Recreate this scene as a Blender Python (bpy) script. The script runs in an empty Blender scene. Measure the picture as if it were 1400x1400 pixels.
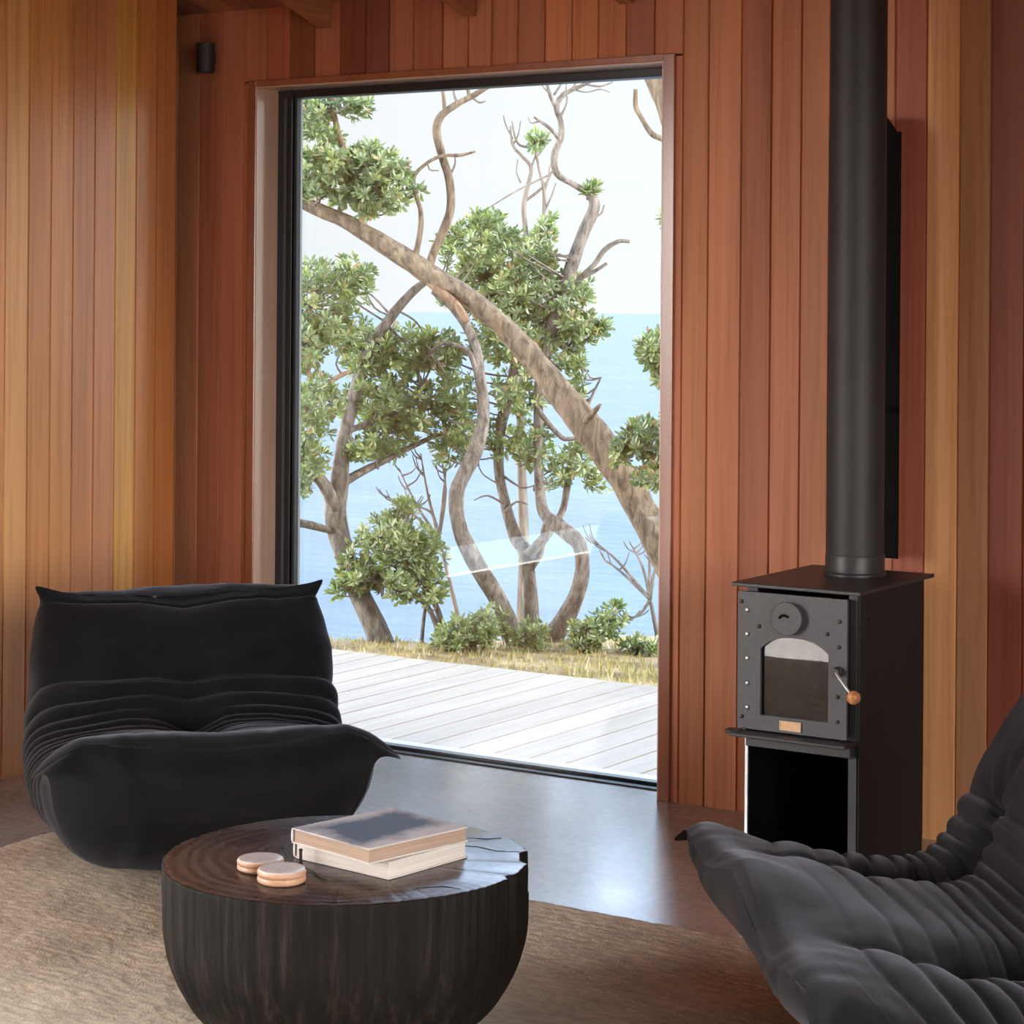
import bpy, bmesh, math, random
from mathutils import Vector, Matrix, noise

R = random.Random(11)
SC = bpy.context.scene
COL = SC.collection

# ------------------------------------------------------------------ camera geometry (image taken as 1400 x 1400)
F, CX, HY, YAW, ROLL, EYE = 3000.0, 700.0, 424.0, math.radians(33.1), 0.0075, 1.45
DV = Vector((-math.sin(YAW), math.cos(YAW), 0))
RV = Vector((math.cos(YAW), math.sin(YAW), 0))
UV = Vector((0, 0, 1))

def uv(px, py):
    a, b = (px - CX) / F, (py - HY) / F
    return a * math.cos(ROLL) + b * math.sin(ROLL), -a * math.sin(ROLL) + b * math.cos(ROLL)

def at(px, py, depth):
    u, v = uv(px, py)
    return Vector((0, 0, EYE)) + (DV + RV * u - UV * v) * depth

def at_z(px, py, z):
    u, v = uv(px, py)
    return at(px, py, (EYE - z) / v)

def at_y(px, py, y):
    u, v = uv(px, py)
    return at(px, py, y / (DV + RV * u).y)

def cam_xy(xc, zc, z=0.0):
    p = RV * xc + DV * zc
    return Vector((p.x, p.y, z))

# ------------------------------------------------------------------ helpers
def link(o, parent=None):
    COL.objects.link(o)
    if parent is not None:
        o.parent = parent
    return o

def tag(o, label=None, cat=None, group=None, kind=None):
    if label: o['label'] = label
    if cat: o['category'] = cat
    if group: o['group'] = group
    if kind: o['kind'] = kind
    return o

def empty(name, loc=(0, 0, 0), rz=0.0):
    o = bpy.data.objects.new(name, None)
    o.empty_display_size = 0.1
    o.location = loc
    o.rotation_euler = (0, 0, rz)
    return link(o)

def obj(name, bm, mat, parent=None, smooth=True, angle=None):
    me = bpy.data.meshes.new(name)
    bm.to_mesh(me)
    bm.free()
    me.materials.append(mat)
    if smooth:
        me.polygons.foreach_set('use_smooth', [True] * len(me.polygons))
        if angle is not None:
            me.set_sharp_from_angle(angle=math.radians(angle))
    o = bpy.data.objects.new(name, me)
    return link(o, parent)

def pymesh(name, verts, faces, mat, parent=None, smooth=True):
    me = bpy.data.meshes.new(name)
    me.from_pydata(verts, [], faces)
    me.materials.append(mat)
    if smooth:
        me.polygons.foreach_set('use_smooth', [True] * len(me.polygons))
    me.update()
    return link(bpy.data.objects.new(name, me), parent)

def box(bm, x0, x1, y0, y1, z0, z1, bevel=0.0, segs=2, mat=None):
    M = Matrix.Translation(((x0 + x1) / 2, (y0 + y1) / 2, (z0 + z1) / 2)) @ Matrix.Diagonal((x1 - x0, y1 - y0, z1 - z0, 1))
    if mat is not None:
        M = mat @ M
    r = bmesh.ops.create_cube(bm, size=1.0, matrix=M)
    if bevel > 0:
        es = list({e for v in r['verts'] for e in v.link_edges})
        bmesh.ops.bevel(bm, geom=es, offset=bevel, segments=segs, profile=0.5, affect='EDGES', clamp_overlap=True)

def lathe(bm, prof, segs=48, mat=Matrix(), cap=True):
    rings = []
    for r, z in prof:
        rings.append([bm.verts.new(mat @ Vector((r * math.cos(2 * math.pi * i / segs), r * math.sin(2 * math.pi * i / segs), z))) for i in range(segs)])
    for a, b in zip(rings, rings[1:]):
        for i in range(segs):
            j = (i + 1) % segs
            bm.faces.new((a[i], a[j], b[j], b[i]))
    if cap:
        bm.faces.new(list(reversed(rings[0])))
        bm.faces.new(rings[-1])

def catmull(pts, n):
    """pts: list of tuples (any length); n samples per span."""
    out = []
    m = len(pts)
    for i in range(m - 1):
        p0, p1, p2, p3 = pts[max(i - 1, 0)], pts[i], pts[i + 1], pts[min(i + 2, m - 1)]
        for k in range(n):
            t = k / n
            out.append(tuple(0.5 * (2 * b + (c - a) * t + (2 * a - 5 * b + 4 * c - d) * t * t + (3 * b - a - 3 * c + d) * t ** 3)
                             for a, b, c, d in zip(p0, p1, p2, p3)))
    out.append(tuple(pts[-1]))
    return out

def tube_data(V, Fc, pts, sides=8, bump=0.0, seed=0.0):
    """pts: list of (x,y,z,r). Appends a capped tube to the lists V, Fc."""
    n = len(pts)
    P = [Vector(p[:3]) for p in pts]
    up = None
    base = len(V)
    for i in range(n):
        t = (P[min(i + 1, n - 1)] - P[max(i - 1, 0)])
        if t.length < 1e-9: t = Vector((0, 0, 1))
        t.normalize()
        if up is None:
            up = t.orthogonal().normalized()
        else:
            up = (up - t * up.dot(t))
            up = up.normalized() if up.length > 1e-6 else t.orthogonal().normalized()
        w = t.cross(up)
        r = pts[i][3]
        for k in range(sides):
            a = 2 * math.pi * k / sides
            dirv = up * math.cos(a) + w * math.sin(a)
            rr = r
            if bump:
                q = P[i] + dirv * r
                rr *= 1 + bump * noise.noise(Vector((q.x * 14 + seed, q.y * 14, q.z * 6))) + bump * 0.6 * math.sin(3 * a + seed + P[i].z * 5)
            V.append(tuple(P[i] + dirv * rr))
    for i in range(n - 1):
        for k in range(sides):
            k2 = (k + 1) % sides
            a, b = base + i * sides, base + (i + 1) * sides
            Fc.append((a + k, a + k2, b + k2, b + k))
    Fc.append(tuple(base + k for k in reversed(range(sides))))
    Fc.append(tuple(base + (n - 1) * sides + k for k in range(sides)))

# ------------------------------------------------------------------ materials
def new_mat(name):
    m = bpy.data.materials.new(name)
    m.use_nodes = True
    nt = m.node_tree
    b = nt.nodes['Principled BSDF']
    return m, nt, b

def N(nt, t, **kw):
    n = nt.nodes.new(t)
    for k, v in kw.items():
        if k in n.inputs: n.inputs[k].default_value = v
        else: setattr(n, k, v)
    return n

def ramp(nt, stops, src):
    r = nt.nodes.new('ShaderNodeValToRGB')
    e = r.color_ramp.elements
    while len(e) < len(stops): e.new(0.5)
    for el, (p, c) in zip(e, stops):
        el.position = p
        el.color = (*c, 1) if len(c) == 3 else c
    nt.links.new(src, r.inputs['Fac'])
    return r

def mapped(nt, scale, kind='Object'):
    tc = nt.nodes.new('ShaderNodeTexCoord')
    mp = nt.nodes.new('ShaderNodeMapping')
    mp.inputs['Scale'].default_value = scale
    nt.links.new(tc.outputs[kind], mp.inputs['Vector'])
    return mp.outputs['Vector']

def mixc(nt, a, b, fac, mode='MIX'):
    m = nt.nodes.new('ShaderNodeMix')
    m.data_type = 'RGBA'
    m.blend_type = mode
    for s, v in ((6, a), (7, b)):
        if isinstance(v, (tuple, list)): m.inputs[s].default_value = (*v, 1)
        else: nt.links.new(v, m.inputs[s])
    if isinstance(fac, (int, float)): m.inputs[0].default_value = fac
    else: nt.links.new(fac, m.inputs[0])
    return m.outputs[2]

def bump(nt, bsdf, height, strength, dist=0.01):
    b = nt.nodes.new('ShaderNodeBump')
    b.inputs['Strength'].default_value = strength
    b.inputs['Distance'].default_value = dist
    nt.links.new(height, b.inputs['Height'])
    nt.links.new(b.outputs['Normal'], bsdf.inputs['Normal'])

def simple(name, col, rough=0.5, metal=0.0, spec=0.5, noise_amt=0.0, nscale=20.0, bump_s=0.0):
    m, nt, b = new_mat(name)
    b.inputs['Base Color'].default_value = (*col, 1)
    b.inputs['Roughness'].default_value = rough
    b.inputs['Metallic'].default_value = metal
    b.inputs['Specular IOR Level'].default_value = spec
    if noise_amt or bump_s:
        n = N(nt, 'ShaderNodeTexNoise', Scale=nscale, Detail=4.0)
        nt.links.new(mapped(nt, (1, 1, 1)), n.inputs['Vector'])
        if noise_amt:
            r = ramp(nt, [(0.3, tuple(c * (1 - noise_amt) for c in col)), (0.7, tuple(min(1, c * (1 + noise_amt)) for c in col))], n.outputs['Fac'])
            nt.links.new(r.outputs['Color'], b.inputs['Base Color'])
        if bump_s: bump(nt, b, n.outputs['Fac'], bump_s)
    return m

def wood_attr(name, rough=0.38, scale=(55, 55, 1.3), spec=0.5, coat=0.0):
    """cedar boards: colour of each board from the 'board' attribute, grain from stretched noise."""
    m, nt, b = new_mat(name)
    at_ = N(nt, 'ShaderNodeAttribute', attribute_name='board')
    v = mapped(nt, scale)
    # shift the grain from board to board
    add = nt.nodes.new('ShaderNodeVectorMath'); add.operation = 'ADD'
    sc = nt.nodes.new('ShaderNodeVectorMath'); sc.operation = 'SCALE'
    sc.inputs['Scale'].default_value = 37.0
    nt.links.new(at_.outputs['Color'], sc.inputs[0])
    nt.links.new(v, add.inputs[0]); nt.links.new(sc.outputs[0], add.inputs[1])
    n1 = N(nt, 'ShaderNodeTexNoise', Scale=1.0, Detail=6.0, Roughness=0.6, Distortion=0.4)
    nt.links.new(add.outputs[0], n1.inputs['Vector'])
    g = ramp(nt, [(0.25, (0.74, 0.68, 0.64)), (0.5, (0.98, 0.97, 0.96)), (0.8, (1.12, 1.12, 1.12))], n1.outputs['Fac'])
    v2 = mapped(nt, (6, 6, 0.7))
    n2 = N(nt, 'ShaderNodeTexNoise', Scale=1.0, Detail=2.0)
    nt.links.new(v2, n2.inputs['Vector'])
    g2 = ramp(nt, [(0.3, (0.84, 0.80, 0.78)), (0.7, (1.10, 1.10, 1.10))], n2.outputs['Fac'])
    c = mixc(nt, at_.outputs['Color'], g.outputs['Color'], 1.0, 'MULTIPLY')
    c = mixc(nt, c, g2.outputs['Color'], 1.0, 'MULTIPLY')
    nt.links.new(c, b.inputs['Base Color'])
    b.inputs['Roughness'].default_value = rough
    b.inputs['Specular IOR Level'].default_value = spec
    b.inputs['Coat Weight'].default_value = coat
    b.inputs['Coat Roughness'].default_value = 0.2
    b.inputs['Coat IOR'].default_value = 1.6
    bump(nt, b, n1.outputs['Fac'], 0.10, 0.003)
    return m

M = {}
M['cedar'] = wood_attr('cedar_boards', rough=0.36, spec=0.5, coat=0.45)
M['cedar_back'] = wood_attr('cedar_window_wall_boards', rough=0.52, spec=0.28)
M['cedar_ceiling'] = wood_attr('cedar_ceiling_boards', rough=0.5, scale=(55, 1.3, 55))
M['casing'] = None

def plain_wood(name, dark, light, scale, rough=0.4, b_s=0.1):
    m, nt, b = new_mat(name)
    n = N(nt, 'ShaderNodeTexNoise', Scale=1.0, Detail=6.0, Roughness=0.6, Distortion=0.3)
    nt.links.new(mapped(nt, scale), n.inputs['Vector'])
    r = ramp(nt, [(0.3, dark), (0.7, light)], n.outputs['Fac'])
    nt.links.new(r.outputs['Color'], b.inputs['Base Color'])
    b.inputs['Roughness'].default_value = rough
    bump(nt, b, n.outputs['Fac'], b_s, 0.003)
    return m

M['casing'] = plain_wood('cedar_casing', (0.26, 0.088, 0.042), (0.36, 0.13, 0.065), (40, 40, 1.5), 0.3)
M['casing'].node_tree.nodes['Principled BSDF'].inputs['Coat Weight'].default_value = 0.8
M['casing'].node_tree.nodes['Principled BSDF'].inputs['Coat Roughness'].default_value = 0.2
M['casing'].node_tree.nodes['Principled BSDF'].inputs['Coat IOR'].default_value = 1.7
M['rafter'] = plain_wood('cedar_rafter', (0.30, 0.12, 0.055), (0.46, 0.20, 0.09), (50, 1.5, 50), 0.5)
M['black_frame'] = simple('black_window_frame', (0.018, 0.02, 0.024), 0.35, 0.0, 0.5)
M['grey_gasket'] = simple('grey_gasket', (0.09, 0.10, 0.11), 0.45)
M['alu_track'] = simple('dull_track_metal', (0.30, 0.34, 0.40), 0.3, 0.7)
M['flashing'] = simple('pale_flashing', (0.42, 0.45, 0.50), 0.5, 0.2, 0.5, 0.08, 30)
M['black_steel'] = simple('black_stove_steel', (0.030, 0.030, 0.034), 0.42, 0.0, 0.45, 0.12, 60, 0.06)
M['shaded_side_steel'] = simple('matt_black_shaded_side', (0.016, 0.016, 0.015), 0.6, 0.0, 0.25, 0.1, 40, 0.03)  # darker copy of the stove steel, the side's shade put into the colour
M['door_steel'] = simple('charcoal_stove_door', (0.062, 0.062, 0.070), 0.5, 0.0, 0.5, 0.12, 80, 0.06)
M['flue_steel'] = simple('black_flue_steel', (0.022, 0.022, 0.024), 0.55, 0.0, 0.5, 0.15, 8, 0.0)
M['void_black'] = simple('black_parts_and_shade', (0.006, 0.006, 0.006), 0.9, 0.0, 0.1)  # near-black parts, and the shade painted inside the log store
M['bolt'] = simple('steel_bolt', (0.32, 0.30, 0.29), 0.35, 0.8)
M['dark_bolt'] = simple('dark_bolt', (0.012, 0.012, 0.013), 0.5)
M['rim_steel'] = simple('bare_steel_and_glint', (0.65, 0.66, 0.68), 0.35, 0.7)  # handle rod steel, also the painted glint on the base edge
M['brass'] = simple('brass_plate', (0.42, 0.27, 0.17), 0.35, 0.7, 0.5, 0.1, 200)
M['knob_wood'] = plain_wood('turned_knob_wood', (0.36, 0.15, 0.055), (0.62, 0.30, 0.13), (60, 60, 200), 0.35)
M['firebrick'] = simple('fire_brick', (0.30, 0.25, 0.19), 0.9, 0.0, 0.2, 0.3, 20, 0.2)
M['cord'] = simple('dark_cord', (0.02, 0.017, 0.016), 0.8)

def glass_mat(name, tint=(1, 1, 1), refl=1.0, ior=1.5):
    m = bpy.data.materials.new(name)
    m.use_nodes = True
    nt = m.node_tree
    nt.nodes.clear()
    out = nt.nodes.new('ShaderNodeOutputMaterial')
    tr = N(nt, 'ShaderNodeBsdfTransparent', Color=(*tint, 1))
    gl = N(nt, 'ShaderNodeBsdfGlossy', Roughness=0.0, Color=(refl, refl, refl, 1))
    fr = N(nt, 'ShaderNodeFresnel', IOR=ior)
    mx = nt.nodes.new('ShaderNodeMixShader')
    nt.links.new(fr.outputs[0], mx.inputs[0])
    nt.links.new(tr.outputs[0], mx.inputs[1]); nt.links.new(gl.outputs[0], mx.inputs[2])
    nt.links.new(mx.outputs[0], out.inputs[0])
    return m
M['glass'] = glass_mat('window_glass', (0.985, 0.995, 0.99))
M['stove_glass'] = glass_mat('stove_glass', (0.55, 0.5, 0.44), 1.0, 1.6)

# polished concrete
def concrete():
    m, nt, b = new_mat('polished_concrete')
    v = mapped(nt, (1, 1, 1))
    n1 = N(nt, 'ShaderNodeTexNoise', Scale=2.2, Detail=6.0, Roughness=0.55)
    n2 = N(nt, 'ShaderNodeTexNoise', Scale=40.0, Detail=3.0)
    n3 = N(nt, 'ShaderNodeTexNoise', Scale=6.0, Detail=4.0)
    for n in (n1, n2, n3): nt.links.new(v, n.inputs['Vector'])
    r1 = ramp(nt, [(0.3, (0.27, 0.245, 0.225)), (0.7, (0.40, 0.37, 0.35))], n1.outputs['Fac'])
    r2 = ramp(nt, [(0.35, (0.85, 0.85, 0.85)), (0.65, (1.08, 1.08, 1.08))], n2.outputs['Fac'])
    nt.links.new(mixc(nt, r1.outputs['Color'], r2.outputs['Color'], 1.0, 'MULTIPLY'), b.inputs['Base Color'])
    rr = ramp(nt, [(0.3, (0.20,) * 3), (0.7, (0.27,) * 3)], n3.outputs['Fac'])
    nt.links.new(rr.outputs['Color'], b.inputs['Roughness'])
    b.inputs['IOR'].default_value = 2.5
    b.inputs['Specular IOR Level'].default_value = 0.5
    bump(nt, b, n3.outputs['Fac'], 0.02, 0.01)
    return m
M['concrete'] = concrete()

def fabric():
    m, nt, b = new_mat('charcoal_suede')
    v = mapped(nt, (1, 1, 1))
    n1 = N(nt, 'ShaderNodeTexNoise', Scale=9.0, Detail=5.0, Roughness=0.6)
    n2 = N(nt, 'ShaderNodeTexNoise', Scale=260.0, Detail=2.0)
    for n in (n1, n2): nt.links.new(v, n.inputs['Vector'])
    r = ramp(nt, [(0.3, (0.0042, 0.0042, 0.0050)), (0.7, (0.0090, 0.0090, 0.0108))], n1.outputs['Fac'])
    nt.links.new(r.outputs['Color'], b.inputs['Base Color'])
    b.inputs['Roughness'].default_value = 0.95
    b.inputs['Specular IOR Level'].default_value = 0.15
    b.inputs['Sheen Weight'].default_value = 0.20
    b.inputs['Sheen Roughness'].default_value = 0.45
    b.inputs['Sheen Tint'].default_value = (0.74, 0.77, 0.90, 1)
    bump(nt, b, n2.outputs['Fac'], 0.25, 0.002)
    return m
M['fabric'] = fabric()

def rug_mat():
    m, nt, b = new_mat('tan_wool_pile')
    v = mapped(nt, (1, 1, 1))
    v2 = mapped(nt, (22, 50, 22))
    n1 = N(nt, 'ShaderNodeTexNoise', Scale=5.0, Detail=5.0, Roughness=0.65)
    n2 = N(nt, 'ShaderNodeTexNoise', Scale=1.0, Detail=5.0, Roughness=0.7)
    n3 = N(nt, 'ShaderNodeTexNoise', Scale=180.0, Detail=2.0)
    nt.links.new(v, n1.inputs['Vector']); nt.links.new(v2, n2.inputs['Vector']); nt.links.new(v, n3.inputs['Vector'])
    r1 = ramp(nt, [(0.3, (0.42, 0.335, 0.215)), (0.7, (0.60, 0.50, 0.345))], n1.outputs['Fac'])
    r2 = ramp(nt, [(0.3, (0.70, 0.66, 0.62)), (0.5, (1.0, 1.0, 1.0)), (0.72, (1.25, 1.25, 1.25))], n2.outputs['Fac'])
    nt.links.new(mixc(nt, r1.outputs['Color'], r2.outputs['Color'], 1.0, 'MULTIPLY'), b.inputs['Base Color'])
    b.inputs['Roughness'].default_value = 0.95
    b.inputs['Specular IOR Level'].default_value = 0.1
    b.inputs['Sheen Weight'].default_value = 0.25
    bump(nt, b, n3.outputs['Fac'], 0.5, 0.004)
    return m
M['rug'] = rug_mat()

def table_side():
    m, nt, b = new_mat('charred_log_side')
    n = N(nt, 'ShaderNodeTexNoise', Scale=1.0, Detail=7.0, Roughness=0.65)
    nt.links.new(mapped(nt, (45, 45, 3)), n.inputs['Vector'])
    r = ramp(nt, [(0.32, (0.003, 0.0025, 0.002)), (0.55, (0.009, 0.0065, 0.005)), (0.75, (0.036, 0.028, 0.024))], n.outputs['Fac'])
    nt.links.new(r.outputs['Color'], b.inputs['Base Color'])
    b.inputs['Roughness'].default_value = 0.7
    b.inputs['Specular IOR Level'].default_value = 0.2
    bump(nt, b, n.outputs['Fac'], 0.7, 0.008)
    return m
M['log_side'] = table_side()

def table_top():
    m, nt, b = new_mat('oiled_dark_tabletop')
    v = mapped(nt, (1, 1, 1))
    w = N(nt, 'ShaderNodeTexWave', wave_type='RINGS', rings_direction='Z', Scale=11.0, Distortion=5.0, Detail=3.0)
    w.inputs['Detail Scale'].default_value = 1.2
    n = N(nt, 'ShaderNodeTexNoise', Scale=7.0, Detail=4.0)
    nt.links.new(v, w.inputs['Vector']); nt.links.new(v, n.inputs['Vector'])
    r = ramp(nt, [(0.2, (0.042, 0.026, 0.022)), (0.8, (0.082, 0.053, 0.045))], w.outputs['Fac'])
    r2 = ramp(nt, [(0.3, (0.75, 0.75, 0.75)), (0.7, (1.2, 1.2, 1.2))], n.outputs['Fac'])
    nt.links.new(mixc(nt, r.outputs['Color'], r2.outputs['Color'], 1.0, 'MULTIPLY'), b.inputs['Base Color'])
    rr = ramp(nt, [(0.3, (0.2,) * 3), (0.7, (0.36,) * 3)], n.outputs['Fac'])
    nt.links.new(rr.outputs['Color'], b.inputs['Roughness'])
    bump(nt, b, w.outputs['Fac'], 0.05, 0.003)
    return m
M['log_top'] = table_top()

def deck_mat():
    m, nt, b = new_mat('weathered_deck_boards')
    at_ = N(nt, 'ShaderNodeAttribute', attribute_name='board')
    n = N(nt, 'ShaderNodeTexNoise', Scale=1.0, Detail=6.0, Roughness=0.6)
    nt.links.new(mapped(nt, (30, 1.6, 30)), n.inputs['Vector'])
    r = ramp(nt, [(0.3, (0.84, 0.82, 0.80)), (0.7, (1.06, 1.06, 1.06))], n.outputs['Fac'])
    nt.links.new(mixc(nt, at_.outputs['Color'], r.outputs['Color'], 1.0, 'MULTIPLY'), b.inputs['Base Color'])
    b.inputs['Roughness'].default_value = 0.75
    bump(nt, b, n.outputs['Fac'], 0.2, 0.004)
    return m
M['deck'] = deck_mat()

def bark(name, dark, light, sc=(16, 16, 5)):
    m, nt, b = new_mat(name)
    n = N(nt, 'ShaderNodeTexNoise', Scale=1.0, Detail=8.0, Roughness=0.7, Distortion=0.6)
    nt.links.new(mapped(nt, sc), n.inputs['Vector'])
    r = ramp(nt, [(0.36, dark), (0.64, light)], n.outputs['Fac'])
    nt.links.new(r.outputs['Color'], b.inputs['Base Color'])
    b.inputs['Roughness'].default_value = 0.85
    bump(nt, b, n.outputs['Fac'], 0.8, 0.02)
    return m
M['bark_grey'] = bark('grey_bark', (0.045, 0.039, 0.034), (0.26, 0.238, 0.215), (34, 34, 12))
M['bark_tan'] = bark('tan_bark', (0.05, 0.037, 0.027), (0.27, 0.215, 0.155), (30, 30, 9))
M['bark_red'] = bark('reddish_bark', (0.12, 0.07, 0.045), (0.34, 0.24, 0.17))
M['twig'] = bark('dead_grey_twig', (0.10, 0.09, 0.085), (0.26, 0.23, 0.21))

def leaf_mat(name, cols):
    m = bpy.data.materials.new(name)
    m.use_nodes = True
    nt = m.node_tree
    nt.nodes.clear()
    out = nt.nodes.new('ShaderNodeOutputMaterial')
    a = N(nt, 'ShaderNodeAttribute', attribute_name='tone')
    r = ramp(nt, cols, a.outputs['Fac'])
    d = N(nt, 'ShaderNodeBsdfDiffuse')
    t = N(nt, 'ShaderNodeBsdfTranslucent')
    g = N(nt, 'ShaderNodeBsdfGlossy', Roughness=0.35, Color=(0.9, 0.9, 0.9, 1))
    tc = mixc(nt, r.outputs['Color'], (1.15, 1.2, 0.5), 0.75, 'MULTIPLY')
    nt.links.new(r.outputs['Color'], d.inputs['Color']); nt.links.new(tc, t.inputs['Color'])
    m1 = N(nt, 'ShaderNodeMixShader', Fac=0.38)
    m2 = N(nt, 'ShaderNodeMixShader', Fac=0.07)
    nt.links.new(d.outputs[0], m1.inputs[1]); nt.links.new(t.outputs[0], m1.inputs[2])
    nt.links.new(m1.outputs[0], m2.inputs[1]); nt.links.new(g.outputs[0], m2.inputs[2])
    nt.links.new(m2.outputs[0], out.inputs[0])
    return m
M['leaf'] = leaf_mat('leathery_leaves', [(0.0, (0.07, 0.13, 0.075)), (0.4, (0.16, 0.24, 0.12)), (0.75, (0.29, 0.37, 0.155)), (0.93, (0.44, 0.47, 0.25)), (1.0, (0.38, 0.25, 0.15))])
M['leaf_bush'] = leaf_mat('bush_leaves', [(0.0, (0.10, 0.16, 0.08)), (0.5, (0.22, 0.30, 0.13)), (0.85, (0.36, 0.42, 0.2)), (1.0, (0.5, 0.46, 0.3))])
M['grass'] = leaf_mat('dry_grass', [(0.0, (0.22, 0.20, 0.07)), (0.45, (0.42, 0.36, 0.14)), (0.8, (0.55, 0.46, 0.26)), (1.0, (0.32, 0.40, 0.10))])

def ground_mat():
    m, nt, b = new_mat('dry_clifftop_soil')
    n = N(nt, 'ShaderNodeTexNoise', Scale=6.0, Detail=8.0, Roughness=0.7)
    nt.links.new(mapped(nt, (1, 1, 1)), n.inputs['Vector'])
    r = ramp(nt, [(0.3, (0.16, 0.12, 0.06)), (0.5, (0.36, 0.27, 0.15)), (0.7, (0.50, 0.40, 0.24))], n.outputs['Fac'])
    nt.links.new(r.outputs['Color'], b.inputs['Base Color'])
    b.inputs['Roughness'].default_value = 0.95
    bump(nt, b, n.outputs['Fac'], 0.6, 0.03)
    return m
M['ground'] = ground_mat()

def sea_mat():
    m, nt, b = new_mat('sea_water')
    v1 = mapped(nt, (0.02, 0.05, 0.05))
    v2 = mapped(nt, (0.25, 0.5, 0.5))
    n1 = N(nt, 'ShaderNodeTexNoise', Scale=1.0, Detail=6.0, Roughness=0.6)
    n2 = N(nt, 'ShaderNodeTexNoise', Scale=1.0, Detail=5.0, Roughness=0.65)
    nt.links.new(v1, n1.inputs['Vector']); nt.links.new(v2, n2.inputs['Vector'])
    r = ramp(nt, [(0.3, (0.118, 0.168, 0.235)), (0.62, (0.142, 0.195, 0.262)), (0.73, (0.178, 0.23, 0.29)), (0.80, (0.5, 0.52, 0.56))], n1.outputs['Fac'])
    r2 = ramp(nt, [(0.35, (0.85, 0.88, 0.92)), (0.65, (1.12, 1.1, 1.08))], n2.outputs['Fac'])
    nt.links.new(mixc(nt, r.outputs['Color'], r2.outputs['Color'], 1.0, 'MULTIPLY'), b.inputs['Base Color'])
    b.inputs['Roughness'].default_value = 0.55
    b.inputs['Specular IOR Level'].default_value = 0.04
    bump(nt, b, n2.outputs['Fac'], 0.5, 0.4)
    return m
M['sea'] = sea_mat()

# ------------------------------------------------------------------ room dimensions
YB = 5.70          # face of the back wall boards
XL = -4.97         # face of the left wall boards
YL_END = 5.553     # where the left wall stops (outside corner)
XREC = -5.45       # far side of the small recess beside the window
XR = 1.4           # right wall
YR = -1.6          # rear wall
ZC = 2.455         # ceiling height at the back wall
PITCH = math.radians(17.8)
YRIDGE = 2.0
def ceil_z(y):
    return ZC + math.tan(PITCH) * ((YB - y) if y > YRIDGE else (YB - YRIDGE) - (YRIDGE - y) * 0.95)

# boards: list of (a0, a1, z0, z1, colour) laid along one horizontal axis
def board_wall(name, boards, place, mat, groove=0.007, cham=0.0035, depth=0.02, extra=None):
    """place(a, d, z) -> point ; d = distance behind the board face."""
    V, Fc, C = [], [], []
    for a0, a1, z0, z1, col in boards:
        prof = [(a0, groove), (a0 + cham * 0.3, groove), (a0 + cham, 0.0), (a1 - cham, 0.0), (a1 - cham * 0.3, groove), (a1, groove)]
        z0a, z1a = (z0, z0) if not isinstance(z0, tuple) else z0, (z1, z1) if not isinstance(z1, tuple) else z1
        b = len(V)
        for a, d in prof:
            t = (a - a0) / (a1 - a0)
            V.append(tuple(place(a, d, z0a[0] + (z0a[1] - z0a[0]) * t)))
            V.append(tuple(place(a, d, z1a[0] + (z1a[1] - z1a[0]) * t)))
        for i in range(5):
            Fc.append((b + 2 * i, b + 2 * i + 2, b + 2 * i + 3, b + 2 * i + 1)); C.append(col)
    if extra:
        for v8 in extra:   # closed boxes behind the boards (8 points)
            b = len(V)
            V.extend(tuple(p) for p in v8)
            for f in ((0, 1, 3, 2), (4, 6, 7, 5), (0, 4, 5, 1), (2, 3, 7, 6), (0, 2, 6, 4), (1, 5, 7, 3)):
                Fc.append(tuple(b + k for k in f)); C.append((0.25, 0.09, 0.045))
    o = pymesh(name, V, Fc, mat, None, False)
    me = o.data
    ca = me.color_attributes.new('board', 'FLOAT_COLOR', 'CORNER')
    vals = []
    for p, c in zip(me.polygons, C):
        vals.extend([c[0], c[1], c[2], 1.0] * p.loop_total)
    ca.data.foreach_set('color', vals)
    o['kind'] = 'structure'
    return o

def b8(x0, x1, y0, y1, z0, z1):
    return [Vector((x, y, z)) for x in (x0, x1) for y in (y0, y1) for z in (z0, z1)]

def mul(c, k, j=0.0):
    return tuple(min(0.95, max(0.0, x * k * (1 + R.uniform(-j, j)))) for x in c)

RED = [(0.48, 0.180, 0.098), (0.54, 0.215, 0.115), (0.50, 0.205, 0.120), (0.58, 0.245, 0.130), (0.44, 0.155, 0.088), (0.55, 0.235, 0.120)]
GOLD = [(0.70, 0.32, 0.105), (0.74, 0.36, 0.12), (0.66, 0.29, 0.10), (0.72, 0.33, 0.12)]

# --- window opening in the back wall
WX0, WX1, WZ1 = -4.735, -3.184, 2.187       # clear opening (inside of the lining)
CAS = 0.027                                  # casing edge thickness
CX0, CX1, CZ1 = -4.772, -3.143, 2.212        # outer edge of the casing

def px_x(px):                                # board joint at an image column -> x on the wall
    return at_y(px, 60 if px < 930 else 400, YB).x

joints_px = [365, 397, 430, 465, 500, 532, 565, 605, 640, 672, 708, 745, 782, 818, 856, 895, 932, 967, 1012, 1053, 1094, 1133, 1178, 1222, 1265, 1310, 1353]
xs = [px_x(p) for p in joints_px]
pre = []
x = xs[0]
while x > XREC:
    x -= 0.0985; pre.append(x)
xs = sorted(pre) + xs
while xs[-1] < XR:
    xs.append(xs[-1] + 0.0975)
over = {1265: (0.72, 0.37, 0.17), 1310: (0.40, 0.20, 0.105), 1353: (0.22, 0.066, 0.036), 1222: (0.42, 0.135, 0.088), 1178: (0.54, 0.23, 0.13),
        397: (0.30, 0.115, 0.055), 465: (0.27, 0.09, 0.05), 500: (0.28, 0.095, 0.058), 745: (0.62, 0.25, 0.115), 782: (0.66, 0.27, 0.115), 818: (0.65, 0.26, 0.12), 856: (0.46, 0.18, 0.11)}
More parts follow.
